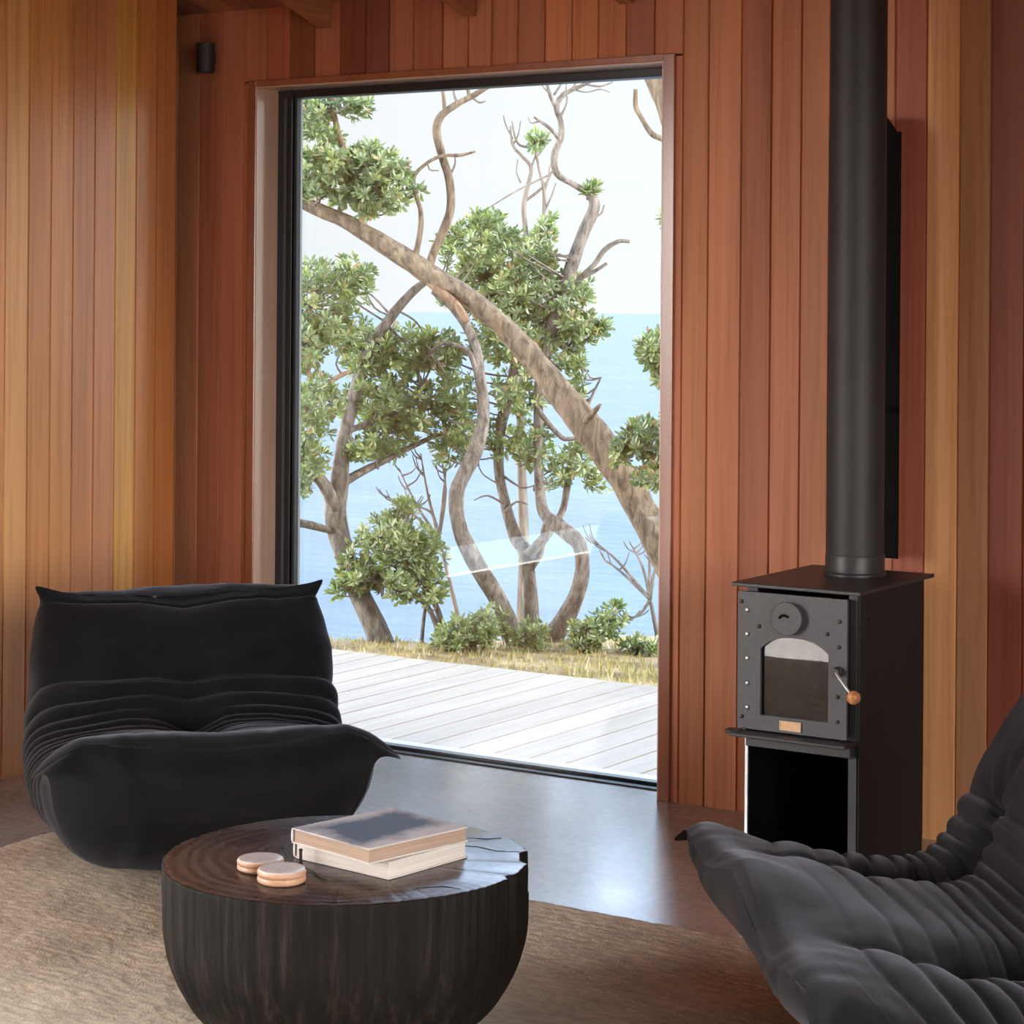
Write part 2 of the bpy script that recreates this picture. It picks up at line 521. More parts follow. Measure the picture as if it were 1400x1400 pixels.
boards = []
for i in range(len(xs) - 1):
    a0, a1 = xs[i], xs[i + 1]
    col = mul(R.choice(RED), R.uniform(0.9, 1.1), 0.03)
    for p, c in over.items():
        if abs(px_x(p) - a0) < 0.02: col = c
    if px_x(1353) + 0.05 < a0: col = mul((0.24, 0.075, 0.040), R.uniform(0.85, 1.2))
    z0 = 0.0
    if a1 > CX0 + 0.01 and a0 < CX1 - 0.01:
        if a0 < CX0 - 0.012:
            boards.append((a0, CX0 + 0.005, 0.0, CZ1, col)); z0 = CZ1 - 0.006
        elif a1 > CX1 + 0.012:
            boards.append((CX1 - 0.005, a1, 0.0, CZ1, col)); z0 = CZ1 - 0.006
        else:
            z0 = CZ1 - 0.006
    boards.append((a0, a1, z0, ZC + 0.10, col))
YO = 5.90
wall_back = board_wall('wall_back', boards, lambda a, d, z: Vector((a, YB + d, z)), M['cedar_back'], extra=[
    b8(XREC - 0.1, WX0 - 0.006, YB + 0.0075, YO, -0.05, ZC + 0.25), b8(WX1 + 0.006, XR + 0.1, YB + 0.0075, YO, -0.05, ZC + 0.25),
    b8(WX0 - 0.006, WX1 + 0.006, YB + 0.0075, YO, WZ1 + 0.006, ZC + 0.25)])
tag(wall_back, 'reddish cedar board wall around the tall picture window')

# --- left wall: boards from the outside corner towards the camera, with an opening further along
LO0, LO1, LOZ = -1.4, 2.35, 2.35     # wide opening beside the camera
SL0, SL1, SLA, SLB = 2.45, 4.50, 0.385, 0.505     # unseen low slot, added for the pale reflection in the window pane
boards = []
y = YL_END
k = 0
gold_order = [(0.58, 0.22, 0.065), (0.66, 0.27, 0.080), (0.80, 0.43, 0.105), (0.70, 0.31, 0.13), (0.68, 0.30, 0.12), (0.73, 0.34, 0.115), (0.69, 0.31, 0.10), (0.80, 0.43, 0.16), (0.70, 0.32, 0.12)]
while y > YR:
    y0 = max(y - 0.0965, YR)
    c = gold_order[k] if k < len(gold_order) else mul(R.choice(GOLD), R.uniform(0.92, 1.08))
    z0 = LOZ if (y0 < LO1 and y > LO0) else 0.0
    zt = (ceil_z(y0) + 0.03, ceil_z(y) + 0.03)
    if y0 < SL1 and y > SL0:
        boards.append((y0, y, 0.0, SLA, c)); z0 = SLB
    boards.append((y0, y, z0, zt, c))
    y = y0; k += 1
lw = board_wall('wall_left', boards, lambda a, d, z: Vector((XL - d, a, z)), M['cedar'], extra=[
    b8(XL - 0.16, XL - 0.0075, SL1, YL_END - 0.002, -0.05, 3.1), b8(XL - 0.16, XL - 0.0075, LO1, SL0, -0.05, 3.7),
    b8(XL - 0.05, XL - 0.0075, SL0, SL1, -0.05, SLA), b8(XL - 0.05, XL - 0.0075, SL0, SL1, SLB, 3.5), b8(XL - 0.16, XL - 0.0075, YR, LO0, -0.05, 4.0), b8(XL - 0.16, XL - 0.0075, LO0, LO1, LOZ, 3.9)])
tag(lw, 'honey coloured cedar board wall meeting the window wall')
# recess closing wall behind the left wall's end
bm = bmesh.new()
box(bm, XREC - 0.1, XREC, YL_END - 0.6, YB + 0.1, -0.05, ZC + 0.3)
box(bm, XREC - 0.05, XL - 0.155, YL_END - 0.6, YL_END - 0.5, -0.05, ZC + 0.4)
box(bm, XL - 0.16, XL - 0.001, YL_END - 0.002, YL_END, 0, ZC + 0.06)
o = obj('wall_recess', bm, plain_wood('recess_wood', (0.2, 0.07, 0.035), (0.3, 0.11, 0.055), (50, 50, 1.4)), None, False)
tag(o, kind='structure', label='shaded recess at the end of the honey coloured wall')

# --- right and rear walls (outside the photograph; they shade the room)
PO0, PO1, PZ = -1.0, 3.2, 2.3               # unseen opening without doors, added to light the left wall
boards = []
y = YB
while y > YR:
    y0 = max(y - 0.1, YR)
    boards.append((y0, y, PZ if (y0 < PO1 and y > PO0) else 0.0, (ceil_z(y0) + 0.03, ceil_z(y) + 0.03), mul(R.choice(RED), R.uniform(0.9, 1.1))))
    y = y0
o = board_wall('wall_right', boards, lambda a, d, z: Vector((XR + d, a, z)), M['cedar'], extra=[b8(XR + 0.0075, XR + 0.15, YR, PO0, -0.05, 3.0),
    b8(XR + 0.0075, XR + 0.15, PO1, YB, -0.05, 3.2), b8(XR + 0.0075, XR + 0.15, PO0, PO1, PZ, 3.6)])
tag(o, 'reddish cedar board wall on the stove side')
boards = []
x = XL
RO0, RO1, ROZ = -4.8, -4.7, 2.45
while x < XR:
    x1 = min(x + 0.1, XR)
    boards.append((x, x1, ROZ if (x1 > RO0 and x < RO1) else 0.0, ceil_z(YR) + 0.03, mul(R.choice(RED), R.uniform(0.9, 1.1))))
    x = x1
o = board_wall('wall_rear', boards, lambda a, d, z: Vector((a, YR - d, z)), M['cedar'], extra=[
    b8(XL - 0.1, RO0, YR - 0.15, YR - 0.0075, -0.05, 2.7), b8(RO1, XR + 0.1, YR - 0.15, YR - 0.0075, -0.05, 2.7), b8(RO0, RO1, YR - 0.15, YR - 0.0075, ROZ, 2.7)])
tag(o, 'reddish cedar board wall behind the camera')

# --- floor
bm = bmesh.new()
box(bm, XREC - 0.1, XR + 0.15, YR - 0.15, 5.803, -0.15, 0.0)
tag(obj('floor', bm, M['concrete'], None, False), 'polished grey concrete floor', kind='structure')

# --- ceiling (boards run down the slope) and rafters
V, Fc, C = [], [], []
x = XREC - 0.1
while x < XR + 0.15:
    x1 = x + 0.1
    col = mul((0.36, 0.145, 0.08), R.uniform(0.8, 1.2), 0.04)
    for (ya, yb) in ((YO + 0.03, YRIDGE), (YRIDGE, YR - 0.5)):
        za, zb = ceil_z(ya), ceil_z(yb)
        b = len(V)
        for (xx, dz) in ((x, 0.006), (x + 0.003, 0.0), (x1 - 0.003, 0.0), (x1, 0.006)):
            V.append((xx, ya, za + dz)); V.append((xx, yb, zb + dz))
        for i in range(3):
            Fc.append((b + 2 * i, b + 2 * i + 1, b + 2 * i + 3, b + 2 * i + 2)); C.append(col)
    x = x1
for (ya, yb) in ((YO + 0.03, YRIDGE), (YRIDGE, YR - 0.5)):
    b = len(V)
    for xx in (XREC - 0.3, XR + 0.3):
        for yy in (ya, yb):
            for dz in (0.0065, 0.16):
                V.append((xx, yy, ceil_z(yy) + dz))
    for f in ((0, 1, 3, 2), (4, 6, 7, 5), (0, 4, 5, 1), (2, 3, 7, 6), (0, 2, 6, 4), (1, 5, 7, 3)):
        Fc.append(tuple(b + k for k in f)); C.append((0.2, 0.08, 0.04))
o = pymesh('ceiling', V, Fc, M['cedar_ceiling'], None, False)
ca = o.data.color_attributes.new('board', 'FLOAT_COLOR', 'CORNER')
vals = []
for p, c in zip(o.data.polygons, C): vals.extend([*c, 1.0] * p.loop_total)
ca.data.foreach_set('color', vals)
tag(o, 'sloping timber board ceiling above the window wall', kind='structure')

raf_lab = ['exposed timber rafter meeting the wall above the left part of the window', 'exposed timber rafter meeting the wall above the middle of the window',
           'exposed timber rafter meeting the wall above the right part of the window']
x0r = at_y(445, 35, YB).x
dxr = at_y(642, 20, YB).x - x0r
for i in range(12):
    xr = x0r + (i - 1) * dxr + 0.0
    if xr > XR - 0.1 or xr < XL + 0.05: continue
    bm = bmesh.new()
    hw, dp = 0.024, 0.085
    ya, yb = YB - 0.002, YRIDGE
    vs = []
    for xx in (xr - hw, xr + hw):
        for yy in (ya, yb):
            for dz in (0.001, -dp):
                vs.append(bm.verts.new((xx, yy, ceil_z(yy) + dz)))
    for f in ((0, 1, 3, 2), (4, 6, 7, 5), (0, 4, 5, 1), (2, 3, 7, 6), (0, 2, 6, 4), (1, 5, 7, 3)):
        bm.faces.new([vs[k] for k in f])
    o = obj('rafter', bm, M['rafter'], None, False)
    tag(o, raf_lab[i - 1] if 1 <= i <= 3 else 'exposed timber rafter under the sloping ceiling outside the view', kind='structure', group='ceiling rafters')

# --- the picture window
w = empty('window_1', ((WX0 + WX1) / 2, YB, 0))
tag(w, 'tall black framed picture window looking out to trees and sea', kind='structure')
inv = Matrix.Translation((-(WX0 + WX1) / 2, -YB, 0))
def wobj(name, bm, mat, **k):
    bmesh.ops.transform(bm, matrix=inv, verts=bm.verts)
    return obj(name, bm, mat, w, **k)
YF = 5.803
bm = bmesh.new()
LT_ = 0.004
box(bm, CX0, WX0 - LT_, YB - 0.012, YF, 0.0, CZ1, 0.0015, 1)
box(bm, WX1 + LT_, CX1, YB - 0.012, YF, 0.0, CZ1, 0.0015, 1)
box(bm, WX0 - LT_, WX1 + LT_, YB - 0.012, YF, WZ1 + LT_, CZ1, 0.0015, 1)
wobj('casing', bm, M['casing'], smooth=False)
M['lining'] = plain_wood('bounce_lit_lining', (0.60, 0.38, 0.26), (0.72, 0.49, 0.36), (40, 40, 1.5), 0.34)  # lighter copy of the casing wood, with deck bounce light in its colour
bl = M['lining'].node_tree.nodes['Principled BSDF']
bl.inputs['Coat Weight'].default_value = 0.9
bl.inputs['Coat Roughness'].default_value = 0.28
bl.inputs['Coat IOR'].default_value = 1.7
bm = bmesh.new()
box(bm, WX0 - LT_, WX0, YB - 0.010, YF, 0.0, WZ1 + LT_)
box(bm, WX1, WX1 + LT_, YB - 0.010, YF, 0.0, WZ1 + LT_)
box(bm, WX0, WX1, YB - 0.010, YF, WZ1, WZ1 + LT_)
wobj('window_lining', bm, M['lining'], smooth=False)
bm = bmesh.new()
fw = 0.060
for (a, b_) in ((WX0, WX0 + fw), (WX1 - fw, WX1)):
    box(bm, a, b_, YF, YF + 0.06, 0.0, WZ1, 0.002, 1)
    box(bm, a, b_, YF - 0.001, YF + 0.012, 0.0, WZ1)
box(bm, WX0 + fw, WX1 - fw, YF, YF + 0.06, WZ1 - 0.026, WZ1, 0.002, 1)
wobj('window_frame', bm, M['black_frame'], smooth=False)
bm = bmesh.new()
box(bm, WX0 + 0.031, WX0 + 0.039, YF - 0.008, YF - 0.0005, 0.02, WZ1 - 0.028)
box(bm, WX0 + fw, WX0 + fw + 0.006, YF + 0.02, YF + 0.05, 0.02, WZ1 - 0.026)
wobj('gasket', bm, M['grey_gasket'], smooth=False)
bm = bmesh.new()
box(bm, WX0, WX1, YF, YF + 0.030, -0.02, 0.004, 0.001, 1)
box(bm, WX0, WX1, YF + 0.050, YF + 0.085, -0.02, 0.012, 0.001, 1)
wobj('window_sill', bm, M['black_frame'], smooth=False)
bm = bmesh.new()
box(bm, WX0, WX1, YF + 0.030, YF + 0.050, -0.02, -0.001)
wobj('sill_track', bm, M['alu_track'], smooth=False)
bm = bmesh.new()
box(bm, WX0 - 0.1, WX1 + 0.1, YF + 0.085, YF + 0.215, -0.05, -0.008)
wobj('outer_flashing', bm, M['flashing'], smooth=False)
bm = bmesh.new()
box(bm, WX0 + fw - 0.01, WX1 - fw + 0.01, YF + 0.034, YF + 0.040, 0.0, WZ1 - 0.02)
wobj('window_pane', bm, M['glass'], smooth=False)

# ------------------------------------------------------------------ outside: deck, ground, sea
def deck(name, x0, x1, y0, y1, z, pitch=0.14):
    V, Fc, C = [], [], []
    x = x0
    while x < x1:
        c = mul((0.365, 0.345, 0.32), R.uniform(0.9, 1.08), 0.01)
        g = 0.0055
        box8 = b8(x + g, x + pitch - g, y0, y1 + R.uniform(-0.004, 0.004), z - 0.03, z)
        b = len(V)
        V.extend(tuple(p) for p in box8)
        for f in ((0, 1, 3, 2), (4, 6, 7, 5), (0, 4, 5, 1), (2, 3, 7, 6), (0, 2, 6, 4), (1, 5, 7, 3)):
            Fc.append(tuple(b + k for k in f)); C.append(c)
        x += pitch
    o = pymesh(name, V, Fc, M['deck'], None, False)
    ca = o.data.color_attributes.new('board', 'FLOAT_COLOR', 'CORNER')
    vals = []
    for p, c in zip(o.data.polygons, C): vals.extend([*c, 1.0] * p.loop_total)
    ca.data.foreach_set('color', vals)
    return tag(o, kind='structure')
tag(deck('deck', -9.2, 3.0, 6.02, 7.53, -0.022), 'sun bleached grey timber deck outside the picture window')
bm = bmesh.new()
box(bm, -9.5, XL - 0.17, -4.0, 5.6, -0.12, -0.03)  # unseen pale slab, added to brighten what the pane reflects through the slot
tag(obj('reflector', bm, simple('pale_reflector_paving', (0.72, 0.68, 0.62), 0.8, 0, 0.3, 0.06, 6), None, False), 'pale paved terrace added unseen beside the house to bounce light', kind='structure')

def ground_z(xc, zc):
    z = -0.125 - 0.02 * (zc - 9) + 0.03 * noise.noise(Vector((xc * 0.9, zc * 0.9, 3.1))) + 0.012 * noise.noise(Vector((xc * 6, zc * 6, 1.0)))
    edge = 10.75 + 0.25 * noise.noise(Vector((xc * 0.7, 5.0, 0)))
    if zc > edge: z -= (zc - edge) * 0.9 + 0.25 * (zc - edge) ** 2
    return z
V, Fc = [], []
nx, nz = 150, 70
for j in range(nz + 1):
    zc = 8.0 + (j / nz) * 8.0
    for i in range(nx + 1):
        xc = -9 + 17 * i / nx
        p = cam_xy(xc, zc)
        z = ground_z(xc, zc)
        if p.y < 7.5: z = min(z, -0.12)
        V.append((p.x, p.y, z))
for j in range(nz):
    for i in range(nx):
        a = j * (nx + 1) + i
        Fc.append((a, a + 1, a + nx + 2, a + nx + 1))
o = pymesh('ground', V, Fc, M['ground'])
tag(o, 'dry grassy clifftop ground beyond the deck', kind='structure')
bm = bmesh.new()
box(bm, -40, 30, -30, 6.0, -1.2, -0.16)
tag(obj('terrain', bm, M['ground'], None, False), 'dry ground around and under the house', kind='structure')

V, Fc = [], []
SEA = -24.0
rows = [12, 20, 30, 45, 70, 110, 180, 300, 600, 1500, 5000, 20000]
for zc in rows:
    for i in range(21):
        t = -1 + 0.1 * i
        p = cam_xy(t * (zc * 0.9 + 40), zc, SEA)
        V.append(tuple(p))
for j in range(len(rows) - 1):
    for i in range(20):
        a = j * 21 + i
        Fc.append((a, a + 1, a + 22, a + 21))
o = pymesh('sea', V, Fc, M['sea'])
tag(o, 'blue sea reaching the horizon behind the trees', kind='structure')

# ------------------------------------------------------------------ trees
def px_path(pts, n=6):
    """pts: (px, py, width_px, depth) -> world centre line with radius."""
    out = []
    for px, py, wd, dp in pts:
        p = at(px, py, dp)
        out.append((p.x, p.y, p.z, 0.5 * wd * dp / F))
    return catmull(out, n)

class Tree:
    def __init__(self, name, label, cat, base, seed, leafmat='leaf', barkmat='bark_grey'):
        self.root = empty(name, base)
        tag(self.root, label, cat)
        self.base = Vector(base)
        self.pts = []
        self.rng = random.Random(seed)
        self.leafmat, self.barkmat = leafmat, barkmat
        self.LV, self.LF, self.LT = [], [], []
        self.TV, self.TF = [], []
    def limb(self, name, px, sides=10, bmp=0.17, mat=None, n=6, label=None):
        P = px_path(px, n)
        V, Fc = [], []
        tube_data(V, Fc, P, sides, bmp, self.rng.uniform(0, 50))
        V = [tuple(Vector(v) - self.base) for v in V]
        o = pymesh(name, V, Fc, M[mat or self.barkmat], self.root)
        if label: o['label'] = label
        self.pts += [Vector(p[:3]) for p in P]
        return o
    def twig(self, px, sides=5, n=4):
        P = px_path(px, n)
        V, Fc = [], []
        tube_data(V, Fc, P, sides)
        pymesh('twig', [tuple(Vector(v) - self.base) for v in V], Fc, M['twig'], self.root)
        self.pts += [Vector(p[:3]) for p in P]
    def rosette(self, c, axis, nl, size):
        g = self.rng
        axis = axis.normalized()
        e1 = axis.orthogonal().normalized()
        e2 = axis.cross(e1)
        t0 = g.random()
        for k in range(nl):
            a = k * 2.4 + g.uniform(-0.4, 0.4)
            el = g.uniform(-0.15, 1.1)
            dr = (e1 * math.cos(a) + e2 * math.sin(a)) * math.cos(el) + axis * math.sin(el)
            L = size * g.uniform(0.7, 1.25)
            side = dr.cross(axis)
            if side.length < 1e-3: side = dr.orthogonal()
            side = side.normalized() * L * g.uniform(0.15, 0.22)
            nrm = dr.cross(side).normalized()
            st = c + dr * L * 0.08 - axis * g.uniform(0, size * 0.5)
            b = len(self.LV)
            mid = st + dr * L * 0.55
            m2 = st + dr * L * 0.86
            for p in (st, mid + side + nrm * L * 0.06, m2 + side * 0.72, st + dr * L - nrm * L * 0.06, m2 - side * 0.72, mid - side + nrm * L * 0.06):
                self.LV.append(tuple(p - self.base))
            self.LF.append((b, b + 1, b + 2, b + 3)); self.LF.append((b, b + 3, b + 4, b + 5))
            tone = min(1.0, max(0.0, 0.25 + 0.5 * t0 + g.uniform(-0.22, 0.22)))
            if g.random() < 0.035: tone = 1.0
            self.LT += [tone] * 6
    def blob(self, px, py, rx, ry, depth, dd, n, size=0.041, nl=14, twigs=0.16):
        n = int(n * 2.9)
        g = self.rng
        c = at(px, py, depth)
        anc = min(self.pts, key=lambda p: (p - c).length_squared) if self.pts else c
        for i in range(n):
            while True:
                a, b, d = g.uniform(-1, 1), g.uniform(-1, 1), g.uniform(-1, 1)
                if a * a + b * b + d * d <= 1: break
            p = at(px + a * rx, py + b * ry, depth + d * dd)
            out = (p - anc)
            ax = (out.normalized() * 0.7 if out.length > 1e-4 else Vector((0, 0, 1))) + Vector((g.uniform(-.5, .5), g.uniform(-.5, .5), g.uniform(0.1, 0.9)))
            self.rosette(p, ax, nl + g.randint(-3, 3), size * g.uniform(0.8, 1.2))
            if g.random() < twigs:
                near = min(self.pts, key=lambda q: (q - p).length_squared)
                if (near - p).length < 0.9:
                    m = near.lerp(p, 0.5) + Vector((g.uniform(-.03, .03), g.uniform(-.03, .03), g.uniform(-.06, .02)))
                    tube_data(self.TV, self.TF, catmull([(*near, 0.006), (*m, 0.005), (*p, 0.003)], 3), 4)
    def done(self):
        if self.TV:
            pymesh('twigs', [tuple(Vector(v) - self.base) for v in self.TV], self.TF, M['twig'], self.root)
        if self.LV:
            o = pymesh('foliage', self.LV, self.LF, M[self.leafmat], self.root, False)
            a = o.data.attributes.new('tone', 'FLOAT', 'POINT')
            a.data.foreach_set('value', self.LT)

def base_at(px, depth):
    u, v = uv(px, 880)
    xc = u * depth
    return cam_xy(xc, depth, ground_z(xc, depth) - 0.03)

# left tree
T = Tree('tree', 'grey trunked tree at the left of the window view, forking below its leaves', 'tree', base_at(522, 10.6), 1)
T.limb('trunk', [(530, 905, 42, 10.6), (520, 872, 34, 10.6), (500, 830, 30, 10.6), (474, 775, 27, 10.65), (458, 705, 30, 10.7), (463, 668, 26, 10.7), (470, 610, 19, 10.75), (480, 560, 18, 10.8), (492, 515, 17, 10.8), (522, 450, 15, 10.85), (560, 402, 12, 10.9), (590, 380, 8, 10.95)], 12)
T.limb('branch', [(462, 700, 20, 10.7), (440, 660, 18, 10.6), (415, 630, 15, 10.5), (396, 605, 13, 10.4), (360, 570, 10, 10.3)], 9)
T.limb('branch', [(466, 662, 13, 10.7), (495, 645, 11, 10.75), (530, 628, 8, 10.8), (575, 605, 7, 10.9), (612, 590, 4, 11.0)], 7)
T.limb('branch', [(375, 600, 11, 10.3), (405, 572, 11, 10.35), (432, 545, 10, 10.4), (455, 520, 8, 10.5), (478, 508, 5, 10.6)], 7, mat='bark_red')
T.limb('branch', [(432, 545, 9, 10.4), (420, 500, 7, 10.4), (415, 460, 6, 10.4), (420, 420, 4, 10.4)], 7, mat='bark_red')
T.limb('dead_branch', [(370, 712, 12, 10.4), (410, 715, 12, 10.5), (440, 722, 10, 10.6), (458, 728, 8, 10.68)], 8, label='short broken bare branch')
T.limb('branch', [(476, 590, 8, 10.75), (510, 575, 7, 10.8), (545, 560, 5, 10.85), (575, 530, 4, 10.9)], 6)
for a in ((425, 390, 34, 40, 10.4, .3, 20), (478, 385, 42, 38, 10.6, .3, 24), (415, 470, 28, 45, 10.4, .3, 24), (462, 450, 40, 36, 10.5, .3, 26), (430, 555, 36, 45, 10.4, .3, 28),
          (500, 480, 34, 38, 10.9, .3, 22), (545, 485, 48, 42, 11.0, .3, 32), (512, 545, 50, 45, 10.9, .3, 34), (570, 560, 46, 40, 11.0, .3, 30), (425, 620, 26, 36, 10.5, .2, 14), (535, 600, 36, 26, 10.9, .2, 16), (500, 610, 30, 22, 10.8, .2, 10), (412, 660, 14, 22, 10.4, .2, 6)):
    T.blob(*a)
T.done()

# centre tree: several stems from one base
T = Tree('tree', 'many stemmed tree in the middle of the view with an S bent trunk', 'tree', base_at(725, 10.7), 2)
T.limb('trunk', [(712, 905, 36, 10.6), (700, 870, 28, 10.6), (686, 828, 25, 10.55), (658, 780, 24, 10.5), (630, 725, 22, 10.5), (625, 672, 20, 10.5), (646, 622, 21, 10.55), (660, 572, 18, 10.6), (656, 515, 16, 10.6), (646, 462, 14, 10.65), (622, 424, 11, 10.7), (592, 398, 8, 10.75)], 11)
T.limb('trunk', [(728, 905, 30, 10.8), (726, 860, 24, 10.8), (724, 800, 20, 10.8), (718, 755, 20, 10.85), (705, 735, 18, 10.9), (692, 690, 15, 10.95), (682, 640, 14, 11.0), (684, 590, 14, 11.0), (694, 540, 15, 11.0), (705, 490, 13, 11.0), (702, 440, 9, 11.05), (690, 390, 6, 11.1)], 10)
T.limb('trunk', [(742, 905, 38, 10.7), (757, 868, 30, 10.7), (780, 830, 25, 10.65), (796, 786, 21, 10.6), (793, 745, 20, 10.6), (768, 722, 21, 10.65), (744, 700, 17, 10.75), (737, 655, 13, 10.8), (736, 600, 13, 10.85), (736, 545, 14, 10.9), (745, 480, 18, 10.9), (765, 420, 20, 10.9), (782, 365, 19, 10.95), (797, 320, 17, 11.0), (812, 285, 17, 11.0), (806, 266, 12, 11.0), (785, 253, 9, 11.0), (762, 238, 9, 11.0), (757, 215, 10, 11.0), (767, 185, 9, 11.05), (766, 165, 8, 11.05), (761, 148, 8, 11.05), (770, 130, 7, 11.1), (800, 115, 5, 11.1), (822, 104, 3, 11.1)], 11, label='pale S bent trunk rising to a crooked bare top')
T.limb('branch', [(724, 780, 10, 10.8), (740, 755, 9, 10.8), (744, 725, 9, 10.8), (752, 705, 8, 10.8)], 7)
T.limb('branch', [(722, 760, 15, 10.8), (745, 735, 14, 10.8), (768, 700, 10, 10.9), (776, 665, 10, 10.95), (782, 630, 9, 11.0), (792, 600, 6, 11.0)], 8)
T.limb('branch', [(768, 420, 9, 10.9), (790, 385, 8, 10.85), (812, 362, 7, 10.8), (826, 342, 7, 10.8), (845, 330, 6, 10.8), (861, 330, 5, 10.8)], 7, label='bare crooked side branch against the sky')
T.limb('branch', [(796, 380, 5, 10.85), (815, 370, 5, 10.85), (830, 360, 4, 10.85)], 6)
T.limb('branch', [(762, 152, 6, 11.05), (752, 130, 5, 11.0), (746, 105, 4, 11.0), (744, 85, 3, 11.0)], 6)
T.limb('branch', [(764, 190, 6, 11.05), (752, 176, 5, 11.0), (738, 166, 4, 11.0), (730, 160, 3, 11.0)], 6)
T.limb('branch', [(655, 520, 8, 10.6), (640, 480, 7, 10.6), (610, 470, 5, 10.65), (590, 480, 4, 10.7)], 6)
T.limb('branch', [(735, 560, 8, 10.85), (760, 590, 7, 10.8), (775, 600, 6, 10.8), (800, 590, 4, 10.8), (806, 550, 4, 10.8), (822, 516, 3, 10.8)], 6)
T.twig([(780, 125, 4, 11.1), (790, 105, 3, 11.1), (786, 85, 2, 11.1)])
T.twig([(757, 130, 4, 11.0), (770, 108, 3, 11.0), (768, 85, 2, 11.0)])
T.twig([(800, 115, 3, 11.1), (820, 118, 3, 11.1), (838, 112, 2, 11.1)])
for pts in ([(766, 160, 4, 11.05), (775, 140, 3, 11.05), (774, 118, 2, 11.05), (780, 98, 2, 11.05)], [(800, 115, 3, 11.1), (812, 98, 2, 11.1), (826, 92, 2, 11.1)], [(784, 122, 3, 11.1), (802, 126, 2, 11.1), (820, 122, 2, 11.1), (834, 126, 1.5, 11.1)],
            [(752, 128, 3, 11.0), (742, 118, 2, 11.0), (738, 100, 2, 11.0)], [(748, 112, 3, 11.0), (756, 98, 2, 11.0), (758, 84, 2, 11.0)], [(696, 694, 4, 10.95), (668, 678, 3, 10.9), (648, 684, 2, 10.9)], [(690, 700, 4, 10.9), (706, 686, 3, 10.9), (722, 690, 2, 10.9)],
            [(684, 648, 4, 11.0), (712, 666, 3, 10.9), (730, 664, 2, 10.9)], [(686, 664, 3, 10.97), (662, 650, 2, 10.9), (654, 636, 2, 10.9)], [(736, 166, 3, 11.0), (726, 168, 2, 11.0), (722, 160, 1.5, 11.0)], [(806, 300, 4, 11.0), (822, 292, 3, 11.0), (826, 280, 2, 11.0)]):
    T.twig(pts)
for a in ((640, 340, 44, 38, 10.9, .3, 30), (690, 345, 40, 36, 11.0, .3, 28), (640, 395, 44, 30, 11.1, .2, 24), (700, 400, 52, 40, 11.0, .3, 40), (668, 300, 28, 20, 11.0, .2, 12), (745, 450, 42, 38, 11.0, .3, 30), (690, 460, 50, 40, 10.9, .3, 34), (790, 445, 30, 24, 10.9, .2, 16),
          (822, 448, 13, 12, 10.9, .1, 5), (770, 400, 40, 30, 11.0, .3, 20), (745, 355, 24, 28, 11.1, .2, 12), (620, 600, 40, 40, 11.0, .3, 22), (620, 540, 40, 40, 11.0, .3, 24), (600, 480, 36, 32, 11.0, .3, 20), (715, 530, 40, 40, 11.0, .3, 18), (730, 610, 30, 36, 10.9, .2, 14), (790, 620, 26, 34, 10.9, .2, 12),
          (690, 600, 24, 30, 11.0, .2, 8), (780, 490, 26, 26, 10.95, .2, 9), (792, 530, 10, 14, 10.9, .1, 4), (760, 650, 20, 22, 10.9, .2, 6), (808, 256, 10, 9, 11.0, .05, 3), (820, 655, 18, 16, 10.9, .1, 5)):
    T.blob(*a)
T.done()

# big leaning limb that crosses the view
T = Tree('tree', 'leaning tree whose thick bare limb crosses the view diagonally', 'tree', base_at(1012, 9.9), 3, barkmat='bark_tan')
T.limb('trunk', [(1025, 985, 56, 9.8), (990, 905, 52, 9.85), (945, 825, 46, 9.9), (900, 742, 43, 9.95), (852, 655, 42, 10.0), (802, 583, 42, 10.0), (750, 515, 36, 10.05), (705, 462, 30, 10.1), (645, 410, 26, 10.1), (585, 374, 28, 10.1), (522, 333, 25, 10.1), (470, 302, 21, 10.1), (420, 280, 19, 10.1), (388, 254, 18, 10.1), (345, 220, 15, 10.1), (290, 190, 11, 10.1)], 14)
T.limb('branch', [(580, 378, 12, 10.1), (600, 395, 14, 10.08), (625, 418, 12, 10.05), (640, 440, 9, 10.05)], 7, mat='bark_red')
T.limb('branch', [(494, 316, 13, 10.1), (496, 290, 10, 10.1), (492, 255, 8, 10.1), (475, 215, 8, 10.1), (462, 180, 8, 10.1), (455, 140, 7, 10.1), (450, 105, 6, 10.1), (446, 70, 4, 10.1)], 8, mat='bark_red')
T.limb('branch', [(565, 360, 9, 10.1), (573, 325, 8, 10.1), (575, 290, 7, 10.1), (566, 255, 6, 10.1), (568, 238, 5, 10.1), (585, 222, 5, 10.1), (605, 213, 5, 10.1), (630, 212, 5, 10.1), (650, 207, 3, 10.1)], 7, label='thin bare crooked branch')
T.limb('branch', [(583, 378, 13, 10.12), (592, 345, 12, 10.15), (606, 315, 12, 10.15), (616, 285, 12, 10.15), (614, 245, 12, 10.15), (603, 208, 12, 10.15), (597, 178, 12, 10.15), (604, 158, 11, 10.15), (624, 143, 9, 10.15), (645, 132, 8, 10.15), (668, 119, 6, 10.15), (692, 110, 4, 10.15)], 9, label='bare upright branch bending against the sky')
T.limb('branch', [(608, 156, 6, 10.15), (606, 130, 5, 10.15), (600, 95, 4, 10.15)], 6)
T.limb('branch', [(642, 134, 5, 10.15), (640, 118, 5, 10.15), (648, 100, 4, 10.15), (646, 80, 3, 10.15)], 6)
T.limb('branch', [(563, 245, 4, 10.1), (558, 230, 4, 10.1), (557, 215, 3, 10.1)], 6)
T.limb('branch', [(500, 240, 5, 10.1), (520, 225, 4, 10.1), (545, 225, 3, 10.1)], 6)
T.limb('branch', [(470, 205, 5, 10.1), (440, 215, 4, 10.1), (410, 235, 3, 10.1)], 6)
